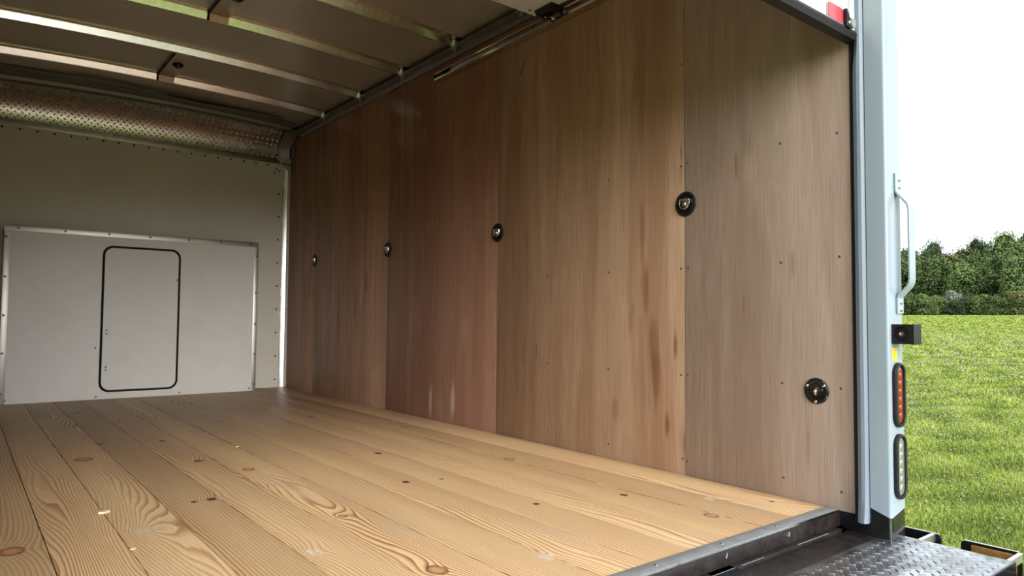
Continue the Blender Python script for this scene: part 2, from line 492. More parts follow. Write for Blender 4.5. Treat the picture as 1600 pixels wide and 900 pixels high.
def grass():
    t = NT('grass_blades')
    at = t.n('ShaderNodeAttribute', attribute_name='tint')
    col = t.ramp(at.outputs['Fac'], [(0.0, (0.09, 0.13, 0.02)), (0.45, (0.23, 0.31, 0.045)), (0.85, (0.40, 0.47, 0.095)), (1.0, (0.52, 0.46, 0.23))])
    m = t.out(col, 0.6, 0, 0.25)
    t.b.inputs['Subsurface Weight'].default_value = 0.0
    groups = [  # x range, y/x slope range, count, height, width
        (4.4, 8.5, 0.10, 0.62, 90000, 0.075, 0.0065),
        (8.5, 14, 0.14, 0.55, 90000, 0.085, 0.010),
        (14, 26, 0.18, 0.50, 80000, 0.09, 0.019),
        (26, 48, 0.20, 0.46, 90000, 0.10, 0.045),
        (48, 79, 0.20, 0.46, 90000, 0.11, 0.10)]
    V, T = [], []
    for x0, x1, s0, s1, n, h, wd in groups:
        x = np.sqrt(np.random.rand(n) * (x1 * x1 - x0 * x0) + x0 * x0)
        # two thirds inside the part the photo shows
        s = np.where(np.random.rand(n) < 0.6, 0.23 + np.random.rand(n) * 0.22, 0.36 + np.random.randn(n) * 0.20)
        y = x * s
        tt = np.clip((x - 10) / 70, 0, 1)
        z = -0.95 + 2.28 * (tt * tt * (3 - 2 * tt) * 0.35 + tt * 0.65)
        clump = 0.5 + 0.5 * np.sin(x * 3.1 + 1.3 * np.sin(y * 2.3)) * np.sin(y * 4.7 + np.sin(x * 1.9))
        hh = h * (0.45 + 0.8 * np.random.rand(n)) * (0.75 + 0.5 * clump)
        a = np.random.rand(n) * 2 * PI
        ln = np.random.rand(n) * 0.9 + 0.1
        dx, dy = np.cos(a), np.sin(a)
        b = np.random.rand(n) * 2 * PI
        wx, wy = np.cos(b) * wd / 2, np.sin(b) * wd / 2
        p = np.zeros((n, 5, 3), np.float32)
        p[:, 0] = np.stack([x - wx, y - wy, z - 0.01], 1)
        p[:, 1] = np.stack([x + wx, y + wy, z - 0.01], 1)
        mx, my, mz = x + dx * hh * ln * .3, y + dy * hh * ln * .3, z + hh * .62
        p[:, 2] = np.stack([mx + wx * .8, my + wy * .8, mz], 1)
        p[:, 3] = np.stack([mx - wx * .8, my - wy * .8, mz], 1)
        p[:, 4] = np.stack([x + dx * hh * ln, y + dy * hh * ln, z + hh * (1.05 - .45 * ln)], 1)
        V.append(p.reshape(-1, 3))
        tn = np.clip(0.25 * np.random.rand(n) + 0.55 * clump + 0.1 * np.random.randn(n) + 0.08, 0, 0.9)
        tn = np.where(np.random.rand(n) < 0.05, 1.0, tn)
        T.append(np.repeat(tn, 5))
    V = np.concatenate(V); T = np.concatenate(T)
    n = len(V) // 5
    me = bpy.data.meshes.new('grass')
    me.vertices.add(len(V)); me.vertices.foreach_set('co', V.ravel())
    base = np.arange(n)[:, None] * 5
    loops = (base + np.array([[0, 1, 2, 3, 3, 2, 4]])).ravel()
    me.loops.add(len(loops)); me.loops.foreach_set('vertex_index', loops.astype(np.int32))
    st = (np.arange(n)[:, None] * 7 + np.array([[0, 4]])).ravel()
    me.polygons.add(2 * n); me.polygons.foreach_set('loop_start', st.astype(np.int32))
    me.update(calc_edges=True)
    a = me.attributes.new('tint', 'FLOAT', 'POINT'); a.data.foreach_set('value', T.astype(np.float32))
    me.materials.append(m)
    o = bpy.data.objects.new('grass', me)
    COL.objects.link(o)
    tag(o, 'short bright green meadow grass right of the white corner post', 'grass', kind='stuff')


grass()


def clover():
    bm = bmesh.new()
    for x0, x1, n, r in ((4.6, 9, 420, 0.0085), (9, 18, 1900, 0.012), (18, 40, 2600, 0.024)):
        k = 0
        while k < n:
            x = math.sqrt(random.random() * (x1 * x1 - x0 * x0) + x0 * x0)
            y = x * random.uniform(0.20, 0.48)
            if math.sin(x * 1.1 + 2 * math.sin(y * .9)) * math.sin(y * 1.7 + x * .3) < random.uniform(-0.9, 0.6):
                continue
            k += 1
            z = zground(x, y) + random.uniform(0.05, 0.085)
            top = bm.verts.new((x, y, z + r * .7)); bot = bm.verts.new((x, y, z - r * .6))
            q = [bm.verts.new((x + r * math.cos(a), y + r * math.sin(a), z)) for a in [PI / 2.5 * j for j in range(5)]]
            for j in range(5):
                bm.faces.new((q[j], q[(j + 1) % 5], top)); bm.faces.new((q[(j + 1) % 5], q[j], bot))
    o = obj('clover_flowers', bm, plain('clover_white', (0.42, 0.38, 0.33), 0.8, 0, 0.12, 60))
    tag(o, 'small white clover flower heads scattered in the meadow grass', 'flowers', kind='stuff')


clover()


# ------------------------------------------------------------------ trees
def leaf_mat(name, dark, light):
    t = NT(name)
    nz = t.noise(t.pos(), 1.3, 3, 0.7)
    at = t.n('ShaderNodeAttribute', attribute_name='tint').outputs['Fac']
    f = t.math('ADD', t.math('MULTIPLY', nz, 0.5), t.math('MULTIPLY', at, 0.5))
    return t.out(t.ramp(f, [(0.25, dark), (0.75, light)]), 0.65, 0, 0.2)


LEAF = [leaf_mat('leaves_dark', (0.03, 0.05, 0.024), (0.075, 0.115, 0.048)),
        leaf_mat('leaves_mid', (0.040, 0.070, 0.022), (0.15, 0.205, 0.06)),
        leaf_mat('leaves_olive', (0.07, 0.078, 0.025), (0.21, 0.21, 0.075)),
        leaf_mat('leaves_bright', (0.06, 0.10, 0.032), (0.21, 0.28, 0.09)),
        leaf_mat('leaves_grey', (0.12, 0.15, 0.11), (0.32, 0.36, 0.28))]
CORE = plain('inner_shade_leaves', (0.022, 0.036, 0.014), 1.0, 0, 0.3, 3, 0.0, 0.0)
BARK = plain('bark', (0.12, 0.095, 0.07), 0.9, 0, 0.3, 12)


def crown_mesh(seed, nblob, nleaf, flat=1.0, leaf=0.15):
    """unit crown: width ~1 (radius .5), height 0..1"""
    rs = np.random.RandomState(seed)
    bl = []
    for i in range(nblob):
        z = 0.12 + 0.78 * (i + 0.5) / nblob
        rad = 0.36 * math.sin(PI * min(0.98, 0.15 + 0.78 * z)) ** 0.6
        a = rs.rand() * 2 * PI
        d = rad * (0.25 + 0.75 * rs.rand())
        bl.append((d * math.cos(a), d * math.sin(a), z, 0.13 + 0.10 * rs.rand()))
    bl.append((0, 0, .55, .30)); bl.append((0, 0, .3, .30)); bl.append((0, 0, .75, .2))
    bl = np.array(bl)
    pr = bl[:, 3] ** 2; pr /= pr.sum()
    k = rs.choice(len(bl), nleaf, p=pr)
    d = rs.randn(nleaf, 3); d /= np.linalg.norm(d, axis=1)[:, None]
    rr = bl[k, 3] * (0.78 + 0.45 * rs.rand(nleaf) ** 1.5)
    c = bl[k, :3] + d * rr[:, None]
    # random leaf plane, leaning to the outward normal
    nrm = d + 0.7 * rs.randn(nleaf, 3) + np.array([0, 0, .35]); nrm /= np.linalg.norm(nrm, axis=1)[:, None]
    t1 = np.cross(nrm, rs.randn(nleaf, 3)); t1 /= np.linalg.norm(t1, axis=1)[:, None]
    t2 = np.cross(nrm, t1)
    s = leaf * (0.6 + 0.8 * rs.rand(nleaf))[:, None]
    V = np.stack([c - t1 * s, c - t2 * s * .5, c + t1 * s, c + t2 * s * .5], 1).reshape(-1, 3)
    me = bpy.data.meshes.new('foliage')
    nv = len(V)
    core_v, core_f = [], []
    bm = bmesh.new()
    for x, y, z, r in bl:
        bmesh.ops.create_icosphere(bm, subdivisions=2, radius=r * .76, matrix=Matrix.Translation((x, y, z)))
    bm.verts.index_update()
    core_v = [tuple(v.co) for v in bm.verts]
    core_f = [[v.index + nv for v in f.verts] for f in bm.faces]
    bm.free()
    faces = [[4 * i, 4 * i + 1, 4 * i + 2, 4 * i + 3] for i in range(nleaf)]
    me.from_pydata([tuple(v) for v in V] + core_v, [], faces + core_f)
    at = me.attributes.new('tint', 'FLOAT', 'POINT')
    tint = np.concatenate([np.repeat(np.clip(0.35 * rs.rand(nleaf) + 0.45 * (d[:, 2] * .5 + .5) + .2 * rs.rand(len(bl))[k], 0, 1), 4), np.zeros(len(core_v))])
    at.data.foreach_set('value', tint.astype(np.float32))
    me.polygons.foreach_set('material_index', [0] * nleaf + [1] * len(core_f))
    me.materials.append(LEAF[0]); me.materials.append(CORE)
    return me


CROWNS = [crown_mesh(11 + i, 20, 15000, leaf=0.018) for i in range(4)]
BUSH = [crown_mesh(31 + i, 10, 5500, leaf=0.030) for i in range(2)]
tr_me = bpy.data.meshes.new('trunk')
_b = bmesh.new()
cyl(_b, (0, 0, 0), (0, 0, 1), 0.035, 0.5, 8, 0.015)
for a in (0.3, 2.4, 4.5):
    cyl(_b, (0, 0, .25 + a * .03), (math.cos(a) * .6, math.sin(a) * .6, 1), 0.014, 0.35, 6, 0.004)
_b.to_mesh(tr_me); _b.free(); tr_me.materials.append(BARK)


def tree(name, x, y, wdt, h, mi, ci, label, cat='tree', group=None, bush=False, sink=0.0):
    z = zground(x, y) - sink
    e = empty(name, (x, y, z), label, cat, group)
    e.rotation_euler = (0, 0, (x * 7.3 + y * 3.1) % 6.28)
    me = (BUSH if bush else CROWNS)[ci % (2 if bush else 4)]
    o = bpy.data.objects.new('foliage', me); COL.objects.link(o); o.parent = e
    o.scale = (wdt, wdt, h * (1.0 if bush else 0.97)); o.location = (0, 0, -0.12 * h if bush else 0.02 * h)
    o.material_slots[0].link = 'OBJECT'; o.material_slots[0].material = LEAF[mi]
    tk = bpy.data.objects.new('trunk', tr_me); COL.objects.link(tk); tk.parent = e
    tk.scale = (h, h, h)
    return e


# (x, y, width, height, leaf tone, crown, label)
TREES = [
    (90, 33.6, 4.6, 8.6, 0, 0, 'dark tall tree just right of the grab handle on the white post'),
    (92, 37.6, 5.5, 8.6, 0, 1, 'dark tall tree seen through the grab handle gap'),
    (84, 31.2, 5.4, 6.2, 1, 2, 'mid green rounded tree in front of the dark leftmost tree of the wood'),
    (88, 30.5, 6.4, 7.4, 2, 3, 'olive green broad tree left of the middle of the tree line'),
    (94, 29.6, 5.0, 9.4, 0, 1, 'dark tree poking up behind the olive green broad tree'),
    (96, 28.0, 3.6, 9.2, 0, 2, 'narrow dark tree top behind the middle of the tree line'),
    (83, 28.0, 4.8, 5.4, 3, 0, 'light green low tree in the middle of the tree line'),
    (87, 27.2, 5.6, 7.2, 1, 1, 'dense green tree right of the olive green broad tree'),
    (84, 25.3, 5.2, 6.0, 1, 3, 'mid green tree left of the bright tree at the right of the view'),
    (88, 24.9, 5.6, 8.6, 3, 0, 'tall bright green tree near the right end of the tree line'),
    (97, 25.6, 4.6, 10.2, 0, 3, 'highest dark tree top at the right edge of the photo'),
    (82, 22.6, 4.8, 5.6, 3, 2, 'bright green lower tree at the right edge of the photo'),
    (88, 21.6, 6.0, 8.4, 1, 1, 'full green tree at the right end of the tree line'),
    (86, 35.2, 5.6, 7.2, 1, 3, 'green tree half hidden behind the white corner post')]
for i, (x, y, wd, h, mi, ci, lab) in enumerate(TREES):
    tree('deciduous_tree', x, y, wd * 1.15, h, mi, ci, lab, group='trees of the wood beyond the meadow')
SHR = [(79.5, 30.6, 3.2, 2.6, 3, 0, 'bright green shrub at the left end of the hedge below the trees'),
       (79.0, 29.2, 2.8, 2.2, 3, 1, 'light green low shrub near the left of the hedge'),
       (79.8, 27.9, 2.6, 2.9, 4, 0, 'pale grey green shrub standing out in the hedge'),
       (79.2, 26.6, 3.0, 2.0, 0, 1, 'dark low shrub right of the pale grey green shrub'),
       (79.4, 25.2, 3.2, 2.4, 3, 0, 'rounded green shrub right of the middle of the hedge'),
       (79.0, 23.8, 3.0, 2.1, 1, 1, 'low green shrub right of the rounded green shrub'),
       (79.4, 22.4, 3.2, 2.7, 2, 0, 'olive shrub near the right end of the hedge'),
       (79.0, 21.0, 3.0, 2.3, 3, 1, 'light green shrub at the right edge of the photo'),
       (79.3, 32.2, 3.2, 2.5, 1, 1, 'green shrub beside the white corner post at the foot of the trees')]
for x, y, wd, h, mi, ci, lab in SHR:
    tree('shrub', x, y, wd, h, mi, ci, lab, 'shrub', 'shrubs along the foot of the wood', True)
# further wood on both sides, outside or behind the post
SIDE = ['green tree next beyond the right edge of the photo', 'olive tree second beyond the right edge', 'tree third beyond the right edge',
        'dark tree fourth beyond the right edge', 'last tree at the right end of the wood', 'tree hidden behind the white corner post',
        'tree just left of the one behind the corner post', 'bright tree hidden by the plywood wall', 'dark tree hidden by the plywood wall', 'last tree at the left end of the wood']
for i, (x, y) in enumerate([(86, 17), (90, 12.5), (85, 8), (90, 3), (86, -3), (89, 39.0), (86, 42.0), (90, 45.5), (86, 49), (91, 53)]):
    tree('deciduous_tree', x, y, 8.0, 8.2 + (i * 37 % 5) * .3, i % 4, i, SIDE[i], group='trees beside the view')


# ================================================================== SETTING: box interior
# floor -------------------------------------------------------------
fl = box('floor', XL, XR, YR + 0.045, YF, -0.045, -0.006, M['under'])
tag(fl, 'knotty pine plank floor of the truck box', 'floor', kind='structure')
seams = [XL] + [0.0333 + 0.16667 * k for k in range(14)]
seams[-1] = XR - 0.001
for i in range(len(seams) - 1):
    x0, x1 = seams[i], seams[i + 1]
    if x1 - x0 < 0.03: continue
    bm = bmesh.new()
    gap = 0.0012
    dz = random.uniform(-0.0008, 0.0006)
    bx(bm, x0 + gap, x1 - gap, YR + 0.046, YF - 0.001, -0.0055, 0.0 + dz, 0.0012)
    obj('plank', bm, M['pine'], fl, smooth=True)

# right wall --------------------------------------------------------
wr = box('wall_right', XR + 0.011, XR + 0.095, 1.02, YF + 0.09, -0.05, 2.30, M['white_paint'])
tag(wr, 'right side wall lined with tall reddish plywood panels', 'wall', kind='structure')
PANELS = [(1.067, 1.722, 'ply_a', 'greyish plywood panel at the rear opening'),
          (1.7245, 2.944, 'ply_b', 'golden brown plywood panel with dark streaks'),
          (2.9465, 4.158, 'ply_c', 'dark reddish plywood panel'),
          (4.1605, 5.376, 'ply_d', 'brown plywood panel'),
          (5.3785, 5.998, 'ply_e', 'narrow brown plywood panel beside the white front wall')]
SCZ = [0.06, 0.39, 0.81, 1.22, 1.63, 2.04]
for y0, y1, mk, lab in PANELS:
    bm = bmesh.new()
    bx(bm, XR, XR + 0.0105, y0, y1, -0.004, 2.13, 0.0009)
    p = obj('plywood_panel', bm, M[mk], wr, smooth=True)
    p['label'] = lab
    bm = bmesh.new()
    cols = [y0 + 0.013, y1 - 0.013]
    n = max(1, round((y1 - y0) / 0.405)) - 1
    cols += [y0 + (y1 - y0) * (k + 1) / (n + 1) for k in range(n)]
    if y0 < 1.1: cols = [1.107, 1.311, 1.710]
    for y in cols:
        for z in SCZ:
            if y < 1.5 and z > 1.3: continue
            dome(bm, (XR + 0.0003, y + random.uniform(-.004, .004), z + random.uniform(-.006, .006)), (-1, 0, 0), 0.0052, 0.0014, 8, 2)
    s = obj('screw_heads', bm, M['screw'], p, smooth=True)
    s['kind'] = 'stuff'
# a short gouge high on the golden panel
bm = bmesh.new()
extrude(bm, [(XR - 0.0005, 2.715, 1.935), (XR - 0.0005, 2.722, 1.93), (XR - 0.0005, 2.775, 1.86), (XR - 0.0005, 2.76, 1.862)], (0.0002, 0, 0))
obj('gouge', bm, plain('dark_gouge', (0.10, 0.055, 0.035), 0.8), [o for o in wr.children if o.name.startswith('plywood_panel')][1])

# left wall (just outside the view, closes the room) ---------------
wl = box('wall_left', XL - 0.10, XL - 0.011, 1.02, YF + 0.09, -0.05, 2.30, M['white_paint'])
tag(wl, 'left side wall of the box lined with plywood', 'wall', kind='structure')
for y0, y1, mk, lab in PANELS:
    bm = bmesh.new()
    bx(bm, XL - 0.0105, XL, y0, y1, -0.004, 2.13, 0.0009)
    obj('plywood_panel', bm, M[mk], wl, smooth=True)

# front wall --------------------------------------------------------
wf = box('wall_front', XL - 0.1, XR + 0.095, YF, YF + 0.08, -0.05, 1.945, M['white_frp'])
tag(wf, 'white lined front bulkhead wall with a row of dark rivets', 'wall', kind='structure')
bm = bmesh.new()
for k in range(-2, 19):
    x = 0.192 + 0.1035 * k
    if x < XL or x > 2.15: continue
    dome(bm, (x, YF - 0.0002, 1.920), (0, -1, 0), 0.0085, 0.004, 8, 2)
for k in range(10):
    dome(bm, (2.155, YF - 0.0002, 0.066 + 0.2015 * k), (0, -1, 0), 0.0085, 0.004, 8, 2)
for x, z in ((2.115, 1.86), (2.13, 1.895), (0.43, 1.965), (1.975, 1.965)):
    dome(bm, (x, YF - 0.0002, z), (0, -1, 0), 0.008, 0.004, 8, 2)
s = obj('rivets', bm, M['rivet_dark'], wf, smooth=True); s['kind'] = 'stuff'
# cove in the corner between front wall and plywood
bm = bmesh.new()
pts = [(XR - 0.052, YF, 0), (XR - 0.052, YF - 0.003, 0), (XR - 0.048, YF - 0.006, 0), (XR - 0.012, YF - 0.0165, 0), (XR - 0.004, YF - 0.04, 0), (XR, YF - 0.05, 0), (XR, YF, 0)]
extrude(bm, [(x, y, 0.001) for x, y, z in pts], (0, 0, 1.925))
cv = obj('trim_1', bm, M['cove'], smooth=True)
tag(cv, 'bright white vertical corner strip between front wall and plywood', 'trim', kind='structure')
bm = bmesh.new(); dome(bm, (XR - 0.026, YF - 0.028, 1.905), (-.6, -.8, 0), 0.010, 0.004, 10, 2)
obj('rivet', bm, M['screw'], cv, smooth=True)

# header: grey flange, curved tread plate, roof rail ----------------
hd = box('trim_2', XL, XR - 0.02, YF - 0.006, YF + 0.03, 1.938, 1.985, M['alu_dull'], bev=0.001)
tag(hd, 'dull aluminium flange along the top of the white front wall', 'trim', kind='structure')


def nose(u):
    """quarter curve from the front wall top up to the roof, u 0..1 -> y, z, normal"""
    a = u * PI / 2
    y0, z0, ry, rz = 5.74, 1.975, 0.257, 0.225
    y = y0 + ry * math.cos(a); z = z0 + rz * math.sin(a)
    n = Vector((0, -math.cos(a) / ry, -math.sin(a) / rz)).normalized()
    return y, z, n


np_ = empty('front_header_panel', (XC, 5.9, 1.98), 'curved aluminium tread plate header above the white front wall', 'metal panel')
bm = bmesh.new()
rows = []
for i in range(29):
    y, z, n = nose(i / 28)
    rows.append([(x, y, z + camber(x) * (i / 28)) for x in np.linspace(XL, 2.155, 40)])
sweep(bm, rows)
sh = obj('curved_sheet', bm, M['tread_alu'], np_, smooth=True)
sh.matrix_parent_inverse = Matrix.Translation(-np_.location)


def lozenge(bm, c, d, n, L, W, H):
    """one raised bar of tread plate"""
    d = d.normalized(); s = n.cross(d).normalized()
    base = [c - d * L / 2, c - d * L * .2 + s * W / 2, c + d * L * .2 + s * W / 2, c + d * L / 2, c + d * L * .2 - s * W / 2, c - d * L * .2 - s * W / 2]
    t = [c - d * L * .30 + n * H, c + d * L * .30 + n * H]
    b = [bm.verts.new(p) for p in base]; q = [bm.verts.new(p) for p in t]
    for f in ((b[0], b[1], q[0]), (b[1], b[2], q[1], q[0]), (b[2], b[3], q[1]), (b[3], b[4], q[1]), (b[4], b[5], q[0], q[1]), (b[5], b[0], q[0])):
        try: bm.faces.new(f)
        except ValueError: pass


bm = bmesh.new()
arc = 0.38
P_ = 0.030
nx, nyy = int(2.2 / P_), int(arc / P_)
for i in range(-60, 90):
    for j in range(-60, 90):
        x = XL + (i + j) * P_ * .7071
        v = (i - j) * P_ * .7071
        if not (XL + .01 < x < 2.145 and 0.008 < v < arc - .01): continue
        y, z, n = nose(v / arc)
        z += camber(x) * (v / arc)
        tv = Vector((0, n.z, -n.y)) * -1
        d = (Vector((1, 0, 0)) + tv) if (i + j) % 2 else (Vector((1, 0, 0)) - tv)
        lozenge(bm, Vector((x, y, z)) + n * 0.0011, d, n, 0.026, 0.0085, 0.0022)
lz = obj('tread_bars', bm, M['tread_alu'], np_, smooth=False)
lz['kind'] = 'stuff'
lz.matrix_parent_inverse = Matrix.Translation(-np_.location)

# roof rail: grey cambered flange where the roof skin meets the header
bm = bmesh.new()
rows = []
for x in np.linspace(XL, 2.14, 20):
    c = camber(x)
    rows.append([(x, 5.62, 2.206 + c), (x, 5.62, 2.196 + c), (x, 5.70, 2.190 + c), (x, 5.705, 2.166 + c), (x, 5.765, 2.164 + c), (x, 5.77, 2.206 + c)])
sweep(bm, rows, closed=True)
rr = obj('trim_3', bm, M['alu_dark'], smooth=True)
tag(rr, 'dull cambered roof rail above the curved tread plate', 'trim', kind='structure')
# loose strip of grey flashing hanging under the roof just before the rail
bm = bmesh.new()
rows = []
for x in np.linspace(XL + .02, 2.0, 60):
    s = x / 2.0
    sag = 0.010 * math.sin(s * 17) * math.exp(-3 * (s - .35) ** 2) + 0.012 * math.sin(s * 6 + .7)
    y = 5.50 + 0.02 * math.sin(s * 11) + 0.05 * s
    z = 2.192 + camber(x) + sag * .6
    rows.append([(x, y, z), (x, y + 0.035 + sag, z - 0.006), (x, y + 0.075, z + 0.002 - sag * .4), (x, y + 0.075, z + 0.004 - sag * .4), (x, y + 0.035 + sag, z - 0.003), (x, y, z + 0.002)])
sweep(bm, rows, closed=True)
fs = obj('flashing_strip', bm, M['alu_dark'], smooth=True)
tag(fs, 'wavy loose grey flashing strip under the roof above the tread plate header', 'flashing')

# corner gusset -----------------------------------------------------
cg = empty('corner_gusset', (2.19, 5.9, 1.95), 'dull grey metal gusset in the top corner between tread plate and plywood', 'bracket')
bm = bmesh.new()
rows = []
for i in range(9):
    y, z, n = nose(i / 8)
    y -= 0.012; z -= 0.006
    rows.append([(2.13, y, z), (2.16, y - .014, z - .008), (2.195, y - .022, z - .012), (2.225, y - 0.03, z - 0.02), (2.233, y + .02, z + .01)])
sweep(bm, rows)
o = obj('curved_plate', bm, M['alu_dark'], cg, smooth=True); o.matrix_parent_inverse = Matrix.Translation(-cg.location)
bm = bmesh.new()
extrude(bm, [(2.15, 5.975, 1.935), (2.232, 5.945, 1.93), (2.232, 5.93, 2.01), (2.20, 5.95, 1.985), (2.15, 5.965, 1.99)], (0, 0.02, 0.0))
bx(bm, 2.155, 2.225, 5.93, 5.95, 1.927, 1.938)
bx(bm, 2.214, 2.233, 5.86, 5.93, 1.98, 2.09, 0.004)
o = obj('folded_tab', bm, M['alu_dark'], cg); o.matrix_parent_inverse = Matrix.Translation(-cg.location)

# top rail along the right wall -------------------------------------
bm = bmesh.new()
extrude(bm, [(XR - 0.006, 1.06, 2.132), (XR - 0.020, 1.06, 2.150), (XR - 0.022, 1.06, 2.172), (XR - 0.050, 1.06, 2.176), (XR - 0.050, 1.06, 2.180), (XR + 0.01, 1.06, 2.19), (XR + 0.01, 1.06, 2.132)], (0, 4.65, 0))
tr = obj('trim_4', bm, M['alu_dark'])
tag(tr, 'aluminium rail along the top of the right plywood wall', 'trim', kind='structure')
bm = bmesh.new()
extrude(bm, [(XL + 0.006, 1.06, 2.132), (XL + 0.030, 1.06, 2.150), (XL + 0.034, 1.06, 2.172), (XL + 0.050, 1.06, 2.176), (XL + 0.050, 1.06, 2.180), (XL - 0.01, 1.06, 2.19), (XL - 0.01, 1.06, 2.132)], (0, 4.65, 0))
tr = obj('trim_5', bm, M['alu_dark'])
tag(tr, 'aluminium rail along the top of the left wall', 'trim', kind='structure')

# ceiling -----------------------------------------------------------
ce = empty('ceiling', (0, 0, 0), 'cambered grey brown metal roof skin with cross bows', 'ceiling', kind='structure')
bows = [1.50, 2.11, 2.72, 3.33, 3.94, 4.55, 5.17]
edges = [1.0] + bows + [5.80]
for i in range(len(edges) - 1):
    bm = bmesh.new()
    y0, y1 = edges[i] + 0.0006, edges[i + 1] - 0.0006
    rows = []
    nx = 24
    ny = 7
    for a in range(nx + 1):
        x = XL - 0.02 + (XR - XL + 0.04) * a / nx
        row = []
        for b in range(ny + 1):
            y = y0 + (y1 - y0) * b / ny
            # slight oil-canning of the thin sheet
            q = 0.003 * math.sin(PI * b / ny) * math.sin(PI * a / nx) * (1 + .6 * math.sin(a * .9 + i))
            row.append((x, y, 2.212 + camber(x) + q))
        rows.append(row + [(x, y1, 2.225 + camber(x)), (x, y0, 2.225 + camber(x))])
    sweep(bm, rows, closed=True)
    obj('roof_panel', bm, M['roof'], ce, smooth=True)
for yb in bows:
    bm = bmesh.new()
    rows = []
    for x in np.linspace(XL + 0.025, XR - 0.016, 22):
        c = camber(x)
        z = 2.2115 + c
        prof = [(yb - 0.060, z), (yb - 0.060, z - 0.004), (yb - 0.020, z - 0.004), (yb - 0.003, z - 0.040), (yb + 0.003, z - 0.043),
                (yb + 0.010, z - 0.041), (yb + 0.028, z - 0.004), (yb + 0.050, z - 0.004), (yb + 0.050, z)]
        rows.append([(x, y, zz) for y, zz in prof])
    sweep(bm, rows, closed=True)
    b = obj('roof_bow', bm, M['galv'], ce, smooth=True)
    bm = bmesh.new()
    bx(bm, XR - 0.05, XR - 0.034, yb - 0.03, yb + 0.03, 2.168, 2.207, 0.001)
    bx(bm, XR - 0.034, XR - 0.028, yb - 0.018, yb + 0.018, 2.150, 2.180, 0.001)
    obj('end_clip', bm, M['alu_dull'], b)
# outer roof sheet above (keeps daylight out)
box('outer_sheet', XL - 0.1, XR + 0.095, 0.96, YF + 0.08, 2.30, 2.32, M['white_paint'], ce)
box('front_closing_sheet', XL - 0.1, XR + 0.095, YF + 0.03, YF + 0.08, 1.946, 2.30, M['white_paint'], ce)

# ceiling lamps -----------------------------------------------------
for yb, lab in ((3.94, 'round black ceiling lamp between the nearer pair of roof bows'), (5.17, 'small round black ceiling lamp near the front of the box')):
    x0, x1 = 1.010, 1.108
    c = camber(1.06)
    e = empty('ceiling_lamp', (1.06, yb - 0.32, 2.20 + c), lab, 'lamp', 'black ceiling lamps on the roof strip')
    inv = Matrix.Translation(-e.location)

    def addp(name, bm, m, smooth=True):
        o = obj(name, bm, m, e, smooth=smooth); o.matrix_parent_inverse = inv
        return o
    bm = bmesh.new()
    z = 2.2075 + c
    bx(bm, x0, x1, yb - 0.548, yb - 0.062, z - 0.006, z - 0.002, 0.0006)
    addp('mounting_strip', bm, M['roof'])
    bm = bmesh.new()
    # copper-coloured patch folded over the bow
    extrude(bm, [(x0, yb - 0.064, z - 0.0035), (x0, yb - 0.021, z - 0.0035), (x0, yb - 0.0045, z - 0.039), (x0, yb - 0.0075, z - 0.041), (x0, yb - 0.025, z - 0.0065), (x0, yb - 0.064, z - 0.0065)], (x1 - x0, 0, 0))
    addp('bow_patch', bm, M['peach'], False)
    bm = bmesh.new()
    tube(bm, [(x0 - 0.010, yb - 0.54, z - 0.006), (x0 - 0.010, yb - 0.30, z - 0.008), (x0 - 0.008, yb - 0.06, z - 0.006), (x0 - 0.006, yb - 0.02, z - 0.012), (x0 - 0.005, yb - 0.008, z - 0.042)], 0.0055, 8)
    addp('cable', bm, M['rubber'])
    bm = bmesh.new()
    cyl(bm, (1.062, yb - 0.32, z - 0.006), (0, 0, -1), 0.032, 0.014, 24)
    addp('lamp_housing', bm, M['rubber'])
    bm = bmesh.new()
    dome(bm, (1.062, yb - 0.32, z - 0.020), (0, 0, -1), 0.027, 0.014, 24, 5)
    addp('lamp_lens', bm, M['boot'])

# ------------------------------------------------------------------ hatch box at the front wall
hb = empty('bulkhead_hatch_box', (1.07, 5.88, 0), 'low white box with a black gasketed hatch at the front wall', 'hatch box')
inv = Matrix.Translation(-hb.location)


def hp(name, bm, m, parent=hb, smooth=False):
    o = obj(name, bm, m, parent, smooth=smooth)
    if parent is hb: o.matrix_parent_inverse = inv
    return o


HY = 5.778
bm = bmesh.new(); bx(bm, 0.224, 1.913, HY + 0.002, YF - 0.001, 0.002, 1.208, 0.0)
body = hp('box_body', bm, M['white_hatch'])
bm = bmesh.new()
bx(bm, 0.222, 1.918, HY - 0.003, HY + 0.0018, 1.174, 1.2115, 0.0008)
bx(bm, 0.222, 1.918, HY - 0.003, HY + 0.030, 1.2085, 1.2115, 0.0005)
at_ = hp('top_angle', bm, M['alu'], smooth=True)
bm = bmesh.new()
bx(bm, 0.2195, 0.259, HY - 0.003, HY + 0.0018, 0.003, 1.1735, 0.0008)
bx(bm, 0.2195, 0.2235, HY - 0.003, HY + 0.04, 0.003, 1.2085, 0.0005)
al_ = hp('left_angle', bm, M['alu'], smooth=True)
bm = bmesh.new()
bx(bm, 1.883, 1.917, HY - 0.003, HY + 0.0018, 0.003, 1.1735, 0.0008)
ar_ = hp('right_angle', bm, M['alu'], smooth=True)
for par, pts in ((at_, [(x, 1.194) for x in (0.30, 0.57, 0.84, 1.11, 1.38, 1.62, 1.85)]),
                 (al_, [(0.236, z) for z in (1.13, 0.86, 0.60, 0.345, 0.075)]),
                 (ar_, [(1.902, z) for z in (1.10, 0.80, 0.545, 0.30, 0.06)])):
    bm = bmesh.new()
    for x, z in pts: dome(bm, (x, HY - 0.0032, z), (0, -1, 0), 0.0085, 0.004, 8, 2)
    s = obj('rivets', bm, M['screw'], par, smooth=True); s['kind'] = 'stuff'


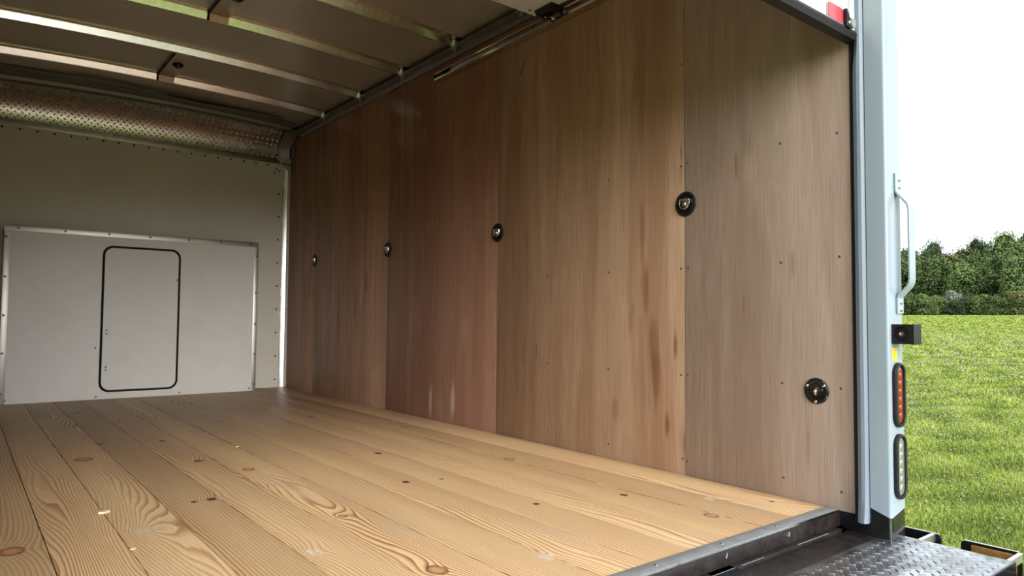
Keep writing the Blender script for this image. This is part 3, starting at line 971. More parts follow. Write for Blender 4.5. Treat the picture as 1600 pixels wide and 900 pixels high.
def rrect(x0, x1, z0, z1, r, seg=8):
    pts = []
    for cx_, cz_, a0 in ((x1 - r, z1 - r, 0), (x0 + r, z1 - r, 90), (x0 + r, z0 + r, 180), (x1 - r, z0 + r, 270)):
        for k in range(seg + 1):
            a = math.radians(a0 + 90 * k / seg)
            pts.append((cx_ + r * math.cos(a), cz_ + r * math.sin(a)))
    return pts


bm = bmesh.new()
o_ = rrect(0.803, 1.329, 0.050, 1.113, 0.068); i_ = rrect(0.820, 1.312, 0.067, 1.096, 0.055)
rows = []
for k in range(len(o_) + 1):
    a, b = o_[k % len(o_)], i_[k % len(o_)]
    mid = lambda f: (a[0] + (b[0] - a[0]) * f, a[1] + (b[1] - a[1]) * f)
    rows.append([(a[0], HY + 0.002, a[1]), (mid(.15)[0], HY - 0.006, mid(.15)[1]), (mid(.5)[0], HY - 0.010, mid(.5)[1]), (mid(.85)[0], HY - 0.006, mid(.85)[1]), (b[0], HY + 0.002, b[1])])
sweep(bm, rows)
hp('gasket', bm, M['rubber'], smooth=True)
bm = bmesh.new()
extrude(bm, [(x, HY - 0.001, z) for x, z in rrect(0.819, 1.313, 0.066, 1.097, 0.055)], (0, 0.003, 0))
hd_ = hp('hatch_door', bm, M['white_hatch'])
bm = bmesh.new()
for x, z in ((0.843, 0.498), (0.844, 0.472), (0.845, 0.232), (0.846, 0.210), (1.306, 0.88)):
    dome(bm, (x, HY - 0.0012, z), (0, -1, 0), 0.007, 0.003, 8, 2)
s = obj('screws', bm, M['screw'], hd_, smooth=True); s['kind'] = 'stuff'
bm = bmesh.new()
for x, z in ((0.26, 0.028), (0.79, 0.022), (1.345, 0.020), (1.868, 0.024), (0.775, 0.372)):
    dome(bm, (x, HY + 0.0018, z), (0, -1, 0), 0.008, 0.004, 8, 2)
s = obj('floor_screws', bm, M['screw'], body, smooth=True); s['kind'] = 'stuff'

# ------------------------------------------------------------------ recessed tie rings in the plywood
def pan_disc(name, z, y, r, label, kind):
    e = empty(name, (XR, y, z), label, 'tie-down' if kind else 'mounting disc', 'black round cargo rings in the plywood wall' if kind else None)
    if kind:
        bm = bmesh.new(); ring(bm, (0, 0, 0), (-1, 0, 0), r, r * .72, 0.005, 36)
        obj('rim', bm, M['rubber'], e, smooth=True)
        bm = bmesh.new(); cyl(bm, (-0.0004, 0, 0), (-1, 0, 0), r * .73, 0.0012, 32)
        pan = obj('recess_pan', bm, M['black'], e)
        # D-ring: bar at the top, curved bow below
        bm = bmesh.new()
        w = r * .46
        path = []
        for k in range(17):
            a = PI + PI * k / 16
            path.append((-0.010 - 0.004 * math.sin(PI * k / 16), w * math.cos(a), r * .12 + w * 1.15 * math.sin(a) * (1.0)))
        path = [(-0.008, -w, r * .34)] + path + [(-0.008, w, r * .34)]
        tube(bm, path, r * .055, 8)
        tube(bm, [(-0.009, -w * 1.02, r * .35), (-0.009, w * 1.02, r * .35)], r * .065, 8)
        obj('ring_bow', bm, M['chrome'], e, smooth=True)
        bm = bmesh.new()
        bx(bm, -0.010, -0.0016, -w * .55, w * .55, -r * .22, r * .30, 0.0015)
        obj('ring_clamp', bm, M['alu_dull'], e, smooth=True)
        bm = bmesh.new(); cyl(bm, (-0.010, 0, -r * .02), (-1, 0, 0), r * .17, 0.003, 6); dome(bm, (-0.013, 0, -r * .02), (-1, 0, 0), r * .13, 0.003, 12, 3)
        obj('bolt', bm, M['chrome'], e, smooth=True)
        bm = bmesh.new(); dome(bm, (-0.0016, 0, r * .52), (-1, 0, 0), r * .05, 0.002, 10, 2)
        obj('pan_screw', bm, M['screw'], e, smooth=True)
    else:
        bm = bmesh.new()
        ring(bm, (0, 0, 0), (-1, 0, 0), r, r * .62, 0.006, 36)
        obj('rim', bm, M['boot'], e, smooth=True)
        bm = bmesh.new(); ring(bm, (0, 0, 0), (-1, 0, 0), r * .60, r * .40, 0.004, 32)
        cyl(bm, (-0.0004, 0, 0), (-1, 0, 0), r * .63, 0.0012, 32)
        obj('pan', bm, M['boot'], e, smooth=True)
        bm = bmesh.new()
        cyl(bm, (-0.0016, 0, 0), (-1, 0, 0), r * .16, 0.010, 16)
        dome(bm, (-0.0116, 0, 0), (-1, 0, 0), r * .15, 0.005, 14, 4)
        bx(bm, -0.009, -0.0016, -r * .09, r * .09, -r * .30, r * .30, 0.001)
        obj('pivot_pin', bm, M['chrome'], e, smooth=True)
        for a in (35, 150, 268):
            bm = bmesh.new()
            c = (-0.0052, -r * .80 * math.cos(math.radians(a)), r * .80 * math.sin(math.radians(a)))
            dome(bm, c, (-1, 0, 0), r * .13, 0.004, 12, 3)
            obj('bolt', bm, M['chrome'], e, smooth=True)
    return e


pan_disc('tie_down_ring', 1.060, 1.717, 0.050, 'recessed black tie-down ring nearest the rear opening, largest in view', True)
pan_disc('tie_down_ring', 1.060, 2.943, 0.050, 'recessed black tie-down ring on the seam of golden and dark red plywood', True)
pan_disc('tie_down_ring', 1.058, 4.155, 0.050, 'recessed black tie-down ring second from the white front wall', True)
pan_disc('tie_down_ring', 1.060, 5.376, 0.050, 'smallest recessed black tie-down ring, nearest the white front wall', True)
pan_disc('mounting_disc', 0.371, 1.189, 0.043, 'black round disc with three bright bolts low on the plywood by the rear post', False)

# ------------------------------------------------------------------ door track on the right wall
def track(side, label):
    X = XR if side > 0 else XL
    s = -1 if side > 0 else 1
    e = empty('door_track', (X, 2.3, 2.05), label, 'rail')
    inv = Matrix.Translation(-e.location)
    bm = bmesh.new()
    # C channel: horizontal run, then curve down, then vertical run
    path = [(3.53, 2.052), (1.45, 2.062)]
    for k in range(1, 9):
        a = PI / 2 * k / 8
        path.append((1.45 - 0.36 * math.sin(a), 1.702 + 0.36 * math.cos(a)))
    path[-1] = (1.09, 1.71)
    rows = []
    for i, (y, z) in enumerate(path):
        y2, z2 = path[min(i + 1, len(path) - 1)]; y1, z1 = path[max(i - 1, 0)]
        d = Vector((0, y2 - y1, z2 - z1)).normalized()
        n = Vector((0, -d.z, d.y)) * -1      # outward / upward
        if i == 0: pass
        prof = [(0.004, .022), (0.040, .022), (0.040, .014), (0.036, .014), (0.036, .018), (0.008, .018), (0.008, -.018), (0.036, -.018), (0.036, -.012), (0.042, -.012), (0.042, -.024), (0.004, -.024)]
        rows.append([Vector((X + s * px, y, z)) + n * pn * (1 if n.z >= 0 else 1) for px, pn in prof])
    sweep(bm, rows, closed=True)
    o = obj('channel', bm, M['galv'], e); o.matrix_parent_inverse = inv
    bm = bmesh.new(); bx(bm, min(X + s * .004, X + s * .041), max(X + s * .004, X + s * .041), 3.531, 3.537, 2.030, 2.073, 0.001)
    bx(bm, min(X + s * .009, X + s * .036), max(X + s * .009, X + s * .036), 3.45, 3.53, 2.037, 2.066, 0.001)
    o = obj('end_stop', bm, M['rubber'], e); o.matrix_parent_inverse = inv
    return e


track(1, 'steel door track high on the right plywood wall')
track(-1, 'steel door track high on the left wall')

# ------------------------------------------------------------------ roll-up door, mostly open
dr = empty('door_1', (XC, 1.06, 1.50), 'white roll-up door, open and rolled under the roof', 'door', kind='structure')
inv = Matrix.Translation(-dr.location)
DX0, DX1 = XL + 0.052, XR - 0.052


def dsec(path, label=None):
    """section between two (y,z) points, thickness 14 mm to the upper/outer side"""
    (ya, za), (yb, zb) = path
    d = Vector((0, yb - ya, zb - za)).normalized()
    n = Vector((0, -d.z, d.y))
    bm = bmesh.new()
    A = Vector((0, ya, za)) + d * .002; B = Vector((0, yb, zb)) - d * .002
    pts = [A, B, B + n * .016, A + n * .016]
    extrude(bm, [(DX0, p.y, p.z) for p in pts], (DX1 - DX0, 0, 0))
    bmesh.ops.bevel(bm, geom=list(bm.edges), offset=0.0015, segments=1, affect='EDGES')
    bm.normal_update()
    for f in bm.faces:
        f.material_index = 1 if f.normal.dot(n) < -0.5 else 0
    o = obj('door_section', bm, [M['door_white'], M['door_in']], dr)
    o.matrix_parent_inverse = inv
    return o


# outer face of the lowest section is at y = 1.04
secs = [((1.056, 1.528), (1.056, 1.78)), ((1.056, 1.78), (1.18, 1.975)), ((1.18, 1.975), (1.40, 2.075)), ((1.40, 2.075), (1.70, 2.088)),
        ((1.70, 2.088), (2.0, 2.091)), ((2.0, 2.091), (2.30, 2.094)), ((2.30, 2.094), (2.585, 2.097))]
for k, p in enumerate(secs):
    a, b = p
    o = dsec((a, b))
bm = bmesh.new()
extrude(bm, [(DX0 - .035, 1.068, 1.526), (DX0 - .035, 1.034, 1.526), (DX0 - .035, 1.030, 1.516), (DX0 - .035, 1.036, 1.499), (DX0 - .035, 1.064, 1.494), (DX0 - .035, 1.072, 1.505)], (DX1 - DX0 + .066, 0, 0))
o = obj('bottom_seal', bm, M['rubber'], dr); o.matrix_parent_inverse = inv
bm = bmesh.new()
bx(bm, DX0 - .02, DX1 + .03, 1.0355, 1.0395, 1.519, 1.530)
o = obj('seal_retainer', bm, M['alu_dull'], dr); o.matrix_parent_inverse = inv
# outer closing strip between panel edge and post, with cable line and rivet
bm = bmesh.new(); bx(bm, DX1 + .001, XR - 0.006, 1.041, 1.055, 1.531, 1.90, .001)
o = obj('edge_stile', bm, M['door_white'], dr, smooth=True); o.matrix_parent_inverse = inv
bm = bmesh.new(); dome(bm, (2.224, 1.0408, 1.583), (0, -1, 0), 0.005, 0.003, 10, 2)
o = obj('rivet', bm, M['chrome'], dr); o.matrix_parent_inverse = inv
bm = bmesh.new(); tube(bm, [(2.181, 1.038, 1.66), (2.181, 1.038, 1.567)], 0.0011, 6)
o = obj('lift_cable', bm, M['screw'], dr); o.matrix_parent_inverse = inv
for xx in (0.02,):
    pass
# roller hinge at the lower corner
bm = bmesh.new()
extrude(bm, [(2.140, 1.0385, 1.580), (2.148, 1.0385, 1.577), (2.160, 1.0385, 1.556), (2.182, 1.0385, 1.552), (2.186, 1.0385, 1.540), (2.176, 1.0385, 1.526), (2.160, 1.0385, 1.520), (2.140, 1.0385, 1.524)], (0, -0.012, 0))
hg = obj('corner_hinge', bm, M['black'], dr); hg.matrix_parent_inverse = inv
bm = bmesh.new(); cyl(bm, (2.172, 1.030, 1.538), (0, -1, 0), 0.015, 0.010, 18)
obj('roller', bm, M['alu_dull'], hg, smooth=True)
bm = bmesh.new(); dome(bm, (2.160, 1.0262, 1.539), (0, -1, 0), 0.0065, 0.003, 12, 2)
obj('rivet', bm, M['chrome'], hg, smooth=True)
# red reflector
bm = bmesh.new()
extrude(bm, [(x, 1.0385, z) for x, z in rrect(2.042, 2.134, 1.5305, 1.577, .011, 4)], (0, -0.0035, 0))
rf = obj('reflector', bm, M['reflector'], dr); rf.matrix_parent_inverse = inv
rf['label'] = 'red reflector in a white frame'
bm = bmesh.new()
extrude(bm, [(x, 1.0392, z) for x, z in rrect(2.038, 2.138, 1.5275, 1.581, .013, 4)], (0, -0.0022, 0))
obj('reflector_frame', bm, M['white_paint'], rf)
# rollers with hinge plates on the horizontal sections (seen from below)
for yy in (2.47, 2.15, 1.85):
    bm = bmesh.new()
    extrude(bm, [(2.135, yy - .06, 2.094), (2.135, yy + .065, 2.094), (2.135, yy + .05, 2.066), (2.135, yy + .01, 2.058), (2.135, yy - .055, 2.062)], (0.048, 0, 0))
    bx(bm, 2.152, 2.176, yy - .02, yy + .03, 2.047, 2.060, 0.002)
    o = obj('roller_hinge', bm, M['black'], dr); o.matrix_parent_inverse = inv
    bm = bmesh.new(); cyl(bm, (2.176, yy, 2.056), (1, 0, 0), 0.004, 0.012, 10); cyl(bm, (2.186, yy, 2.056), (1, 0, 0), 0.013, 0.008, 16)
    dome(bm, (2.155, yy + .005, 2.047), (0, 0, -1), 0.006, 0.004, 10, 2)
    o2 = obj('roller', bm, M['chrome'], o, smooth=True)
bm = bmesh.new(); dome(bm, (2.115, 2.545, 2.0955), (0, 0, -1), 0.008, 0.003, 10, 2)
o = obj('rivet', bm, M['rivet_dark'], dr); o.matrix_parent_inverse = inv

# ------------------------------------------------------------------ rear frame
pt = empty('trim_6', (2.28, 0.99, 0), 'white painted rear corner post right of the opening', 'post', kind='structure')
inv = Matrix.Translation(-pt.location)


def prism_z(bm, poly, z0, z1, rad=0.012):
    vs = [bm.verts.new((x, y, z0)) for x, y in poly]
    f = bm.faces.new(vs)
    r = bmesh.ops.extrude_face_region(bm, geom=[f])
    bmesh.ops.translate(bm, verts=[v for v in r['geom'] if isinstance(v, bmesh.types.BMVert)], vec=(0, 0, z1 - z0))


def round_poly(x0, x1, y0, y1, r, seg=6):
    """rectangle, rounded on its two rear (low y) corners"""
    p = [(x1, y1), (x0, y1)]
    for cx_, a0 in ((x0 + r, 180), (x1 - r, 270)):
        for k in range(seg + 1):
            a = math.radians(a0 + 90 * k / seg)
            p.append((cx_ + r * math.cos(a), y0 + r + r * math.sin(a)))
    return p


bm = bmesh.new()
prism_z(bm, round_poly(XR - 0.002, 2.336, 0.957, 1.019, 0.009), 0.0, 2.32)
# the paint line dips at the rear inner corner
for v in bm.verts:
    if v.co.z < .1: v.co.z = 0.004 + 0.022 * min(1, abs(v.co.x - 2.233) / .1 + max(0, v.co.y - .957) / .06)
o = obj('post_body', bm, M['white_paint'], pt, smooth=True); o.matrix_parent_inverse = inv
bm = bmesh.new()
prism_z(bm, round_poly(XR - 0.001, 2.335, 0.958, 1.019, 0.009), -0.30, 0.03)
o = obj('post_boot', bm, M['boot'], pt, smooth=True); o.matrix_parent_inverse = inv
o['label'] = 'black painted foot of the post'
# jamb seal: rounded grey vinyl bead beside the post
bm = bmesh.new()
rows = []
for z in list(np.linspace(-0.022, 0.2, 6)) + list(np.linspace(0.4, 1.3, 6)) + list(np.linspace(1.36, 1.62, 12)) + [1.8, 2.25]:
    push = 0.010 * math.exp(-((z - 1.50) / .05) ** 2) * -1 + (0.010 if z > 1.56 else 0)
    low = 0.008 * math.exp(-(z + .02) / .06)
    rows.append([(XR + 0.008, 1.0215, z), (XR - 0.006 - low, 1.0215, z), (XR - 0.014 - low * 1.4, 1.028, z), (XR - 0.016 - low * 1.2, 1.038 + push * .4, z),
                 (XR - 0.012 - low, 1.050 + push, z), (XR - 0.002, 1.056 + push, z), (XR + 0.008, 1.056 + push, z)])
sweep(bm, rows, closed=True)
sl = obj('trim_7', bm, M['seal'], smooth=True)
box('dark_gap_strip', XR - 0.003, XR + 0.0108, 1.0565, 1.0655, -0.02, 2.12, M['rubber'], sl)  # black strip added to draw the shadowed gap between plywood and seal
tag(sl, 'grey vinyl jamb seal strip between plywood edge and white post', 'seal', kind='structure')
# rear left post and the header above the opening
bm = bmesh.new()
prism_z(bm, round_poly(-0.156, XL + 0.002, 0.957, 1.019, 0.009), -0.30, 2.32)
o = obj('trim_8', bm, M['white_paint'], smooth=True)
tag(o, 'white painted rear corner post left of the opening', 'post', kind='structure')
o = box('trim_9', XL, XR, 0.957, 1.019, 2.12, 2.32, M['white_paint'], bev=0.006)
tag(o, 'white rear header above the roll-up door', 'header', kind='structure')

# ------------------------------------------------------------------ sill, step channel
sl = box('trim_10', XL, XR - .001, YR + .001, YR + 0.045, -0.0035, 0.0015, M['sill'], bev=0.0012)
tag(sl, 'galvanised strip along the rear edge of the plank floor', 'trim', kind='structure')
bm = bmesh.new()
for k in range(9):
    dome(bm, (2.17 - 0.27 * k, YR + 0.022, 0.0013), (0, 0, 1), 0.006, 0.0022, 12, 2)
o = obj('screw_heads', bm, M['chrome'], sl, smooth=True); o['kind'] = 'stuff'
bm = bmesh.new()
bx(bm, XL, XR - .001, YR - 0.001, YR + 0.0005, -0.006, 0.0012, 0.0)
o = obj('highlight_lip', bm, M['chrome'], sl)  # chrome strip stands in for the white highlight on the sill edge
ch = empty('step_channel', (XC, 1.06, -0.06), 'black brown steel channel below the floor edge', 'channel')
inv = Matrix.Translation(-ch.location)
parts = [('riser', (XL, XR + .0, YR + 0.001, YR + 0.010, -0.058, -0.0065), 'black_brown'),
         ('ledge', (XL, XR + .0, 1.094, YR + 0.001, -0.064, -0.050), 'black_brown'),
         ('tread', (XL - .05, 2.232, 1.0, 1.094, -0.075, -0.0605), 'black_brown')]
for nm, (a, b, c, d, e_, f_), mk in parts:
    bm = bmesh.new()
    bx(bm, a, b, c, d, e_, f_, 0.0015)
    o = obj(nm, bm, M[mk], ch, smooth=True); o.matrix_parent_inverse = inv
bm = bmesh.new(); bx(bm, 2.2325, 2.42, 1.0, 1.094, -0.075, -0.0605, 0.001); bx(bm, 2.20, 2.4, 1.094, 1.13, -0.2, -0.05)
bx(bm, XR - 0.0012, XR - 0.0002, 1.020, YR + .001, -0.0604, -0.0042)
o = obj('corner_plate', bm, M['black'], ch); o.matrix_parent_inverse = inv
bm = bmesh.new()   # bright strips stand in for the highlights along the ledge edge
for k in range(7):
    x0 = 0.3 + k * 0.27 + random.uniform(0, .05)
    bx(bm, x0, x0 + random.uniform(.10, .22), 1.0935, 1.0952, -0.0505, -0.0494)
o = obj('edge_highlights', bm, M['sill'], ch); o['kind'] = 'stuff'; o.matrix_parent_inverse = inv
bm = bmesh.new()
for x in (1.93, 1.62, 1.30):
    cyl(bm, (x, YR + 0.0005, -0.030), (0.4, 0, 1), 0.0008, 0.014, 6)
o = obj('wire_tails', bm, M['chrome'], ch); o['kind'] = 'stuff'; o.matrix_parent_inverse = inv
bm = bmesh.new(); cyl(bm, (2.262, 1.035, -0.0604), (0, 0, 1), 0.014, 0.0006, 20)
o = obj('drain_hole', bm, M['under'], ch); o.matrix_parent_inverse = inv

# ------------------------------------------------------------------ liftgate platform
lg = empty('liftgate', (XC, 0.83, -0.06), 'dark steel tread plate liftgate behind the rear sill', 'liftgate')
lg_inv = Matrix.Translation(-lg.location)
inv = Matrix.Translation(-lg.location)
bm = bmesh.new(); bx(bm, -0.13, 2.322, 0.672, 0.999, -0.068, -0.0615, 0.001)
o = obj('deck_plate', bm, M['deck'], lg, smooth=True); o.matrix_parent_inverse = inv
bm = bmesh.new()
P_ = 0.0265
for i in range(-40, 140):
    for j in range(-70, 90):
        x = -0.13 + (i + j) * P_ * .7071
        y = 0.672 + (i - j) * P_ * .7071
        if not (-.115 < x < 2.31 and 0.684 < y < 0.990): continue
        d = Vector((1, 1, 0)) if (i + j) % 2 else Vector((1, -1, 0))
        lozenge(bm, Vector((x, y, -0.0614)), d, Vector((0, 0, 1)), 0.0245, 0.0075, 0.0017)
o = obj('tread_bars', bm, M['tread'], lg); o['kind'] = 'stuff'; o.matrix_parent_inverse = inv
bm = bmesh.new()
bx(bm, -0.13, 2.322, 0.666, 0.6718, -0.115, -0.0612, 0.0006)
bx(bm, 2.314, 2.322, 0.672, 0.999, -0.115, -0.0685, 0.0006)
o = obj('edge_frame', bm, M['black'], lg); o.matrix_parent_inverse = inv
for x in (0.3, 1.1, 1.9):
    bm = bmesh.new()
    bx(bm, x - .03, x + .03, 0.674, 0.998, -0.14, -0.069, 0.002)
    o = obj('cross_rib', bm, M['black'], lg); o.matrix_parent_inverse = inv

# side arms of the liftgate
for (y0, y1, lab, inner) in ((0.898, 1.05, 'arm plate beside the foot of the white post', False),
                             (0.685, 0.843, 'arm plate with amber brown inner face at the platform corner', True)):
    bm = bmesh.new()
    pts = [(2.44, y0, -0.30), (2.44, y0, -0.078), (2.44, y0 + 0.004, -0.069), (2.44, y0 + 0.012, -0.066), (2.44, y1 - 0.012, -0.066), (2.44, y1 - 0.003, -0.070), (2.44, y1, -0.080), (2.44, y1, -0.30)]
    extrude(bm, pts, (0.008, 0, 0))
    e = obj('side_arm', bm, M['black'], lg); e.matrix_parent_inverse = lg_inv; e['label'] = lab
    bm = bmesh.new(); bx(bm, 2.4398, 2.4482, y0 + .008, y1 - .008, -0.0665, -0.0648, 0.0004)
    obj('worn_top_edge', bm, M['alu'], e)
    yb = 0.914 if not inner else 0.682
    bm = bmesh.new(); bx(bm, 2.3222, 2.4398, yb, yb + 0.012, -0.090, -0.066, 0.0006)
    obj('cross_bar', bm, M['alu'], e)
    if inner:
        bm = bmesh.new(); bx(bm, 2.432, 2.4396, y0 + .012, y1 - .03, -0.16, -0.074, 0.001)
        obj('amber_inner_face', bm, M['amber_brown'], e, smooth=True)
        bm = bmesh.new(); cyl(bm, (2.4318, y0 + 0.034, -0.112), (-1, 0, 0), 0.012, 0.0008, 16)
        obj('daylight_disc', bm, plain('daylit_green', (0.35, 0.5, 0.22), 0.7), e)  # solid green disc, coloured as daylight showing through an opening

# linkage below the platform corner
bm = bmesh.new(); bx(bm, 2.30, 2.46, 0.600, 0.660, -0.19, -0.125, 0.004)
e = obj('hinge_block', bm, M['black'], lg, smooth=True); e.matrix_parent_inverse = lg_inv
for xa in (2.34, 2.40):
    bm = bmesh.new(); bx(bm, xa, xa + .02, 0.51, 0.66, -0.22, -0.10, 0.004)
    obj('hinge_lug', bm, M['black'], e, smooth=True)
bm = bmesh.new(); cyl(bm, (2.32, 0.60, -0.115), (1, 0, 0), 0.012, 0.13, 16)
obj('pin', bm, M['black'], e, smooth=True)
bm = bmesh.new(); dome(bm, (2.38, 0.595, -0.1245), (0, 0, 1), 0.017, 0.014, 16, 4)
obj('bright_nut', bm, M['chrome'], e, smooth=True)

# underbody beam so the box does not hover visually
for y, n in ((1.4, 'chassis_beam'),):
    bm = bmesh.new()
    bx(bm, 0.55, 0.65, 1.02, 6.1, -0.25, -0.05); bx(bm, 1.53, 1.63, 1.02, 6.1, -0.25, -0.05)
    o = obj('chassis_rails', bm, M['black'])
    tag(o, 'black chassis rails under the truck box', 'chassis')
for k in range(2):
    for yy in (1.9, 5.2):
        xx = (0.12, 2.06)[k]
        e = empty('truck_wheel', (xx, yy, -0.52), '%s %s wheel under the box' % (('left', 'right')[k], 'rear' if yy < 3 else 'front'), 'wheel', 'wheels under the box')
        bm = bmesh.new(); ring(bm, (-0.11, 0, 0), (1, 0, 0), 0.42, 0.22, 0.22, 36)
        obj('tyre', bm, M['rubber'], e, smooth=True)
        bm = bmesh.new(); cyl(bm, (-0.08, 0, 0), (1, 0, 0), 0.225, 0.15, 24)
        obj('wheel_hub', bm, M['alu_dull'], e)

# ------------------------------------------------------------------ on the post: handle, bracket, sticker, lamps
PY = 0.957
gh = empty('grab_handle', (2.307, PY, 0.85), 'white flat bar grab handle on the white rear post', 'handle')
inv = Matrix.Translation(-gh.location)
path = [(PY - .004, 1.068), (PY - .004, 1.012), (PY - .008, 1.004), (PY - .034, 0.972), (PY - .039, 0.962), (PY - .041, 0.950),
        (PY - .041, 0.735), (PY - .039, 0.722), (PY - .034, 0.712), (PY - .008, 0.684), (PY - .004, 0.676), (PY - .004, 0.628)]
rows = []
for i, (y, z) in enumerate(path):
    a = Vector((0, *path[max(0, i - 1)])); b = Vector((0, *path[min(len(path) - 1, i + 1)]))
    d = (b - a).normalized(); n = Vector((0, d.z, -d.y))
    w2 = 0.0205; th = 0.0035
    rows.append([Vector((2.306 + sx * w2 * wx, y, z)) + n * th * sn for sx, wx, sn in ((-1, 1, -.6), (-1, 1, .6), (-1, .9, 1), (1, .9, 1), (1, 1, .6), (1, 1, -.6), (1, .9, -1), (-1, .9, -1))])
bm = bmesh.new(); sweep(bm, rows, closed=True)
o = obj('handle_bar', bm, M['white_paint'], gh, smooth=True); o.matrix_parent_inverse = inv
for z in (1.050, 1.026, 0.662, 0.640):
    bm = bmesh.new(); dome(bm, (2.306, PY - .0072, z), (0, -1, 0), 0.0085, 0.005, 14, 3)
    o = obj('rivet', bm, M['chrome'], gh, smooth=True); o.matrix_parent_inverse = inv

br = empty('latch_bracket', (2.28, PY - .03, 0.565), 'black square bracket with a bolt, below the grab handle on the post', 'bracket')
inv = Matrix.Translation(-br.location)
bm = bmesh.new()
# side face (towards the opening) with an octagonal recess
X0 = 2.2520
y0, y1, z0, z1 = 0.8945, 0.9565, 0.534, 0.5945
outer = [(y0 + .004, z0), (y1, z0), (y1, z1), (y0 + .004, z1)]
cyc, czc = 0.930, 0.5645


def octo(r, x):
    return [bm.verts.new((x, cyc + r * math.cos(math.radians(22.5 + 45 * k)), czc + r * math.sin(math.radians(22.5 + 45 * k)))) for k in range(8)]


bx(bm, X0 + .012, 2.306, y0 + .004, y1, z0, z1)
a_ = octo(0.024, X0); b_ = octo(0.021, X0 + .010)
corners = [bm.verts.new((X0, y, z)) for y, z in ((y1, z1), (y0, z1), (y0, z0), (y1, z0))]
back = [bm.verts.new((X0 + .012, y, z)) for y, z in ((y1, z1), (y0, z1), (y0, z0), (y1, z0))]
for k in range(8):
    bm.faces.new((a_[k], a_[(k + 1) % 8], b_[(k + 1) % 8], b_[k]))
bm.faces.new(b_)
for c_ in range(4):
    k = 2 * c_
    bm.faces.new((corners[c_], a_[k], a_[(k + 1) % 8]))
    bm.faces.new((corners[c_], a_[(k + 1) % 8], a_[(k + 2) % 8], corners[(c_ + 1) % 4]))
    bm.faces.new((corners[c_], corners[(c_ + 1) % 4], back[(c_ + 1) % 4], back[c_]))
o = obj('bracket_body', bm, M['rubber'], br); o.matrix_parent_inverse = inv
bm = bmesh.new()
bx(bm, 2.2525, 2.3065, y0 - 0.002, y0 + 0.0035, z0 - .001, z1 + .001, 0.0005)
o = obj('end_plate', bm, M['black'], br); o.matrix_parent_inverse = inv
bm = bmesh.new()
for z in (z0 + .011, z1 - .011):
    cyl(bm, (2.292, y0 - .0018, z), (0, -1, 0), 0.0045, 0.0006, 12)
o = obj('plate_holes', bm, M['under'], br); o['kind'] = 'stuff'; o.matrix_parent_inverse = inv
bm = bmesh.new(); cyl(bm, (X0 + .0098, cyc, czc), (-1, 0, 0), 0.008, 0.006, 6); cyl(bm, (X0 + .004, cyc + .003, czc), (-1, 0.25, 0), 0.0032, 0.010, 10)
o = obj('bolt', bm, M['chrome'], br, smooth=True); o.matrix_parent_inverse = inv

stk = empty('warning_sticker', (2.272, PY - .0005, 0.50), 'small yellow warning sticker on the post under the black bracket', 'sticker')
inv = Matrix.Translation(-stk.location)
bm = bmesh.new(); bx(bm, 2.2555, 2.2885, PY - .0009, PY - .0002, 0.4815, 0.5205)
o = obj('sticker_sheet', bm, M['yellow'], stk); o.matrix_parent_inverse = inv
bm = bmesh.new()
for z, a, b, h in ((0.5165, 2.2575, 2.2865, .0016), (0.5135, 2.2575, 2.2865, .0012), (0.5105, 2.2600, 2.2840, .0012), (0.4880, 2.2580, 2.2860, .0008), (0.4862, 2.2580, 2.2840, .0008), (0.4844, 2.2580, 2.2860, .0008)):
    bx(bm, a, b, PY - .0011, PY - .00088, z - h / 2, z + h / 2)
ring(bm, (2.272, PY - .0008, 0.4995), (0, -1, 0), 0.0065, 0.0045, 0.0004, 16)
bx(bm, 2.2685, 2.2755, PY - .0011, PY - .00088, 0.4985, 0.5005)
o = obj('printed_lines', bm, M['orange_ink'], stk); o.matrix_parent_inverse = inv


def stadium(cx_, cz_, hw, hh, seg=12):
    pts = []
    for k in range(seg + 1):
        a = PI * k / seg; pts.append((cx_ + hw * math.cos(a), cz_ + (hh - hw) + hw * math.sin(a)))
    for k in range(seg + 1):
        a = PI + PI * k / seg; pts.append((cx_ + hw * math.cos(a), cz_ - (hh - hw) + hw * math.sin(a)))
    return pts


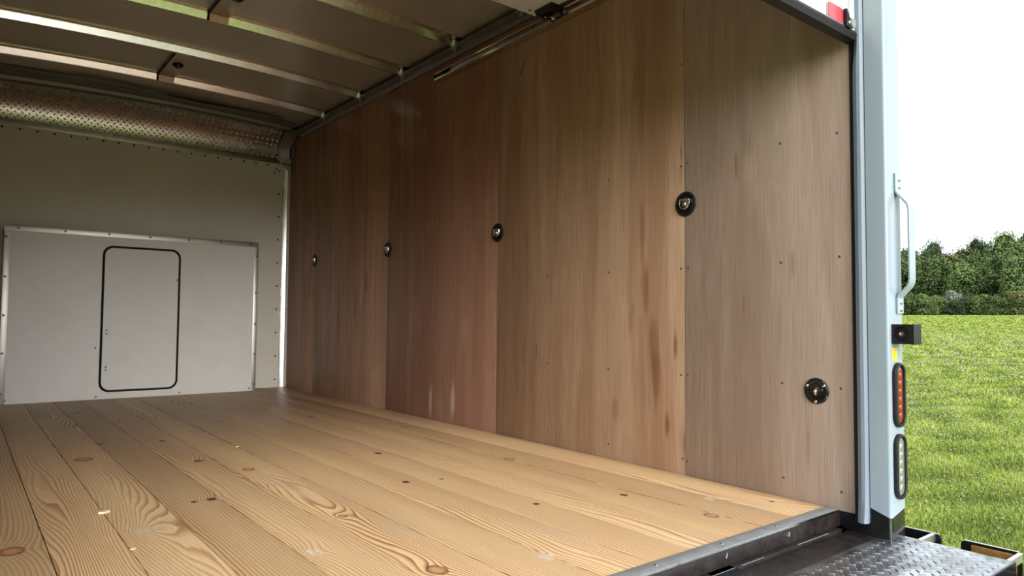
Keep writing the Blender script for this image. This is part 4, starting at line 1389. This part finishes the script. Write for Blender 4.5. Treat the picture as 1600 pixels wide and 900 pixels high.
def oval_lamp(zc, lens, led, label, lname):
    e = empty('oval_tail_lamp', (2.287, PY, zc), label, 'lamp')
    bm = bmesh.new()
    prof = [(0.0355, 0.0, .0995), (0.0355, -.009, .0995), (0.0335, -.0125, .0975), (0.0285, -.0135, .0925), (0.0262, -.011, .0902), (0.0255, -.002, .0895)]
    loops = [[(x, y, z) for x, z in stadium(0, 0, hw, hh)] for hw, y, hh in prof]
    n = len(loops[0])
    rows = [[lp[k % n] for lp in loops] for k in range(n + 1)]
    sweep(bm, rows)
    obj('grommet', bm, M['rubber'], e, smooth=True)
    bm = bmesh.new()
    # lens: shallow pillow
    lv = []
    for hw, y, hh in ((0.0262, -.003, .0902), (0.0235, -.0075, .0875), (0.015, -.0095, .079)):
        lv.append([bm.verts.new((x, y, z)) for x, z in stadium(0, 0, hw, hh)])
    for a, b in zip(lv[:-1], lv[1:]):
        for k in range(n): bm.faces.new((a[k], a[(k + 1) % n], b[(k + 1) % n], b[k]))
    bm.faces.new(lv[-1])
    obj('lens', bm, lens, e, smooth=True)
    for k in range(6):
        bm = bmesh.new(); dome(bm, (-0.002, -.0093, 0.062 - .0248 * k), (0, -1, 0), 0.0085, 0.0028, 12, 3)
        obj(lname, bm, led, e, smooth=True)
    return e


oval_lamp(0.376, M['red_lens'], M['red_led'], 'upper oval lamp with red lens on the white post', 'red_diode')
oval_lamp(0.157, M['clear_lens'], M['clear_led'], 'lower oval lamp with clear lens on the white post', 'clear_diode')

# ------------------------------------------------------------------ chips of wood on the floor
for i, (x, y, s, lab) in enumerate(((0.367, 2.454, 0.016, 'pale wood chip on the plank floor in the lower left'),
                                    (0.372, 2.03, 0.007, 'tiny wood crumb on the floor nearer than the pale chip'),
                                    (1.03, 3.33, 0.008, 'tiny white crumb on the floor beyond the dark knots'))):
    bm = bmesh.new()
    extrude(bm, [(x - s, y - s * .3, 0.0012), (x - s * .1, y - s * .8, 0.0012), (x + s, y, 0.0012), (x + s * .3, y + s * .9, 0.0012), (x - s * .7, y + s * .5, 0.0012)], (s * .1, 0, s * .35))
    o = obj('wood_chip', bm, M['chip']); tag(o, lab, 'wood chip')
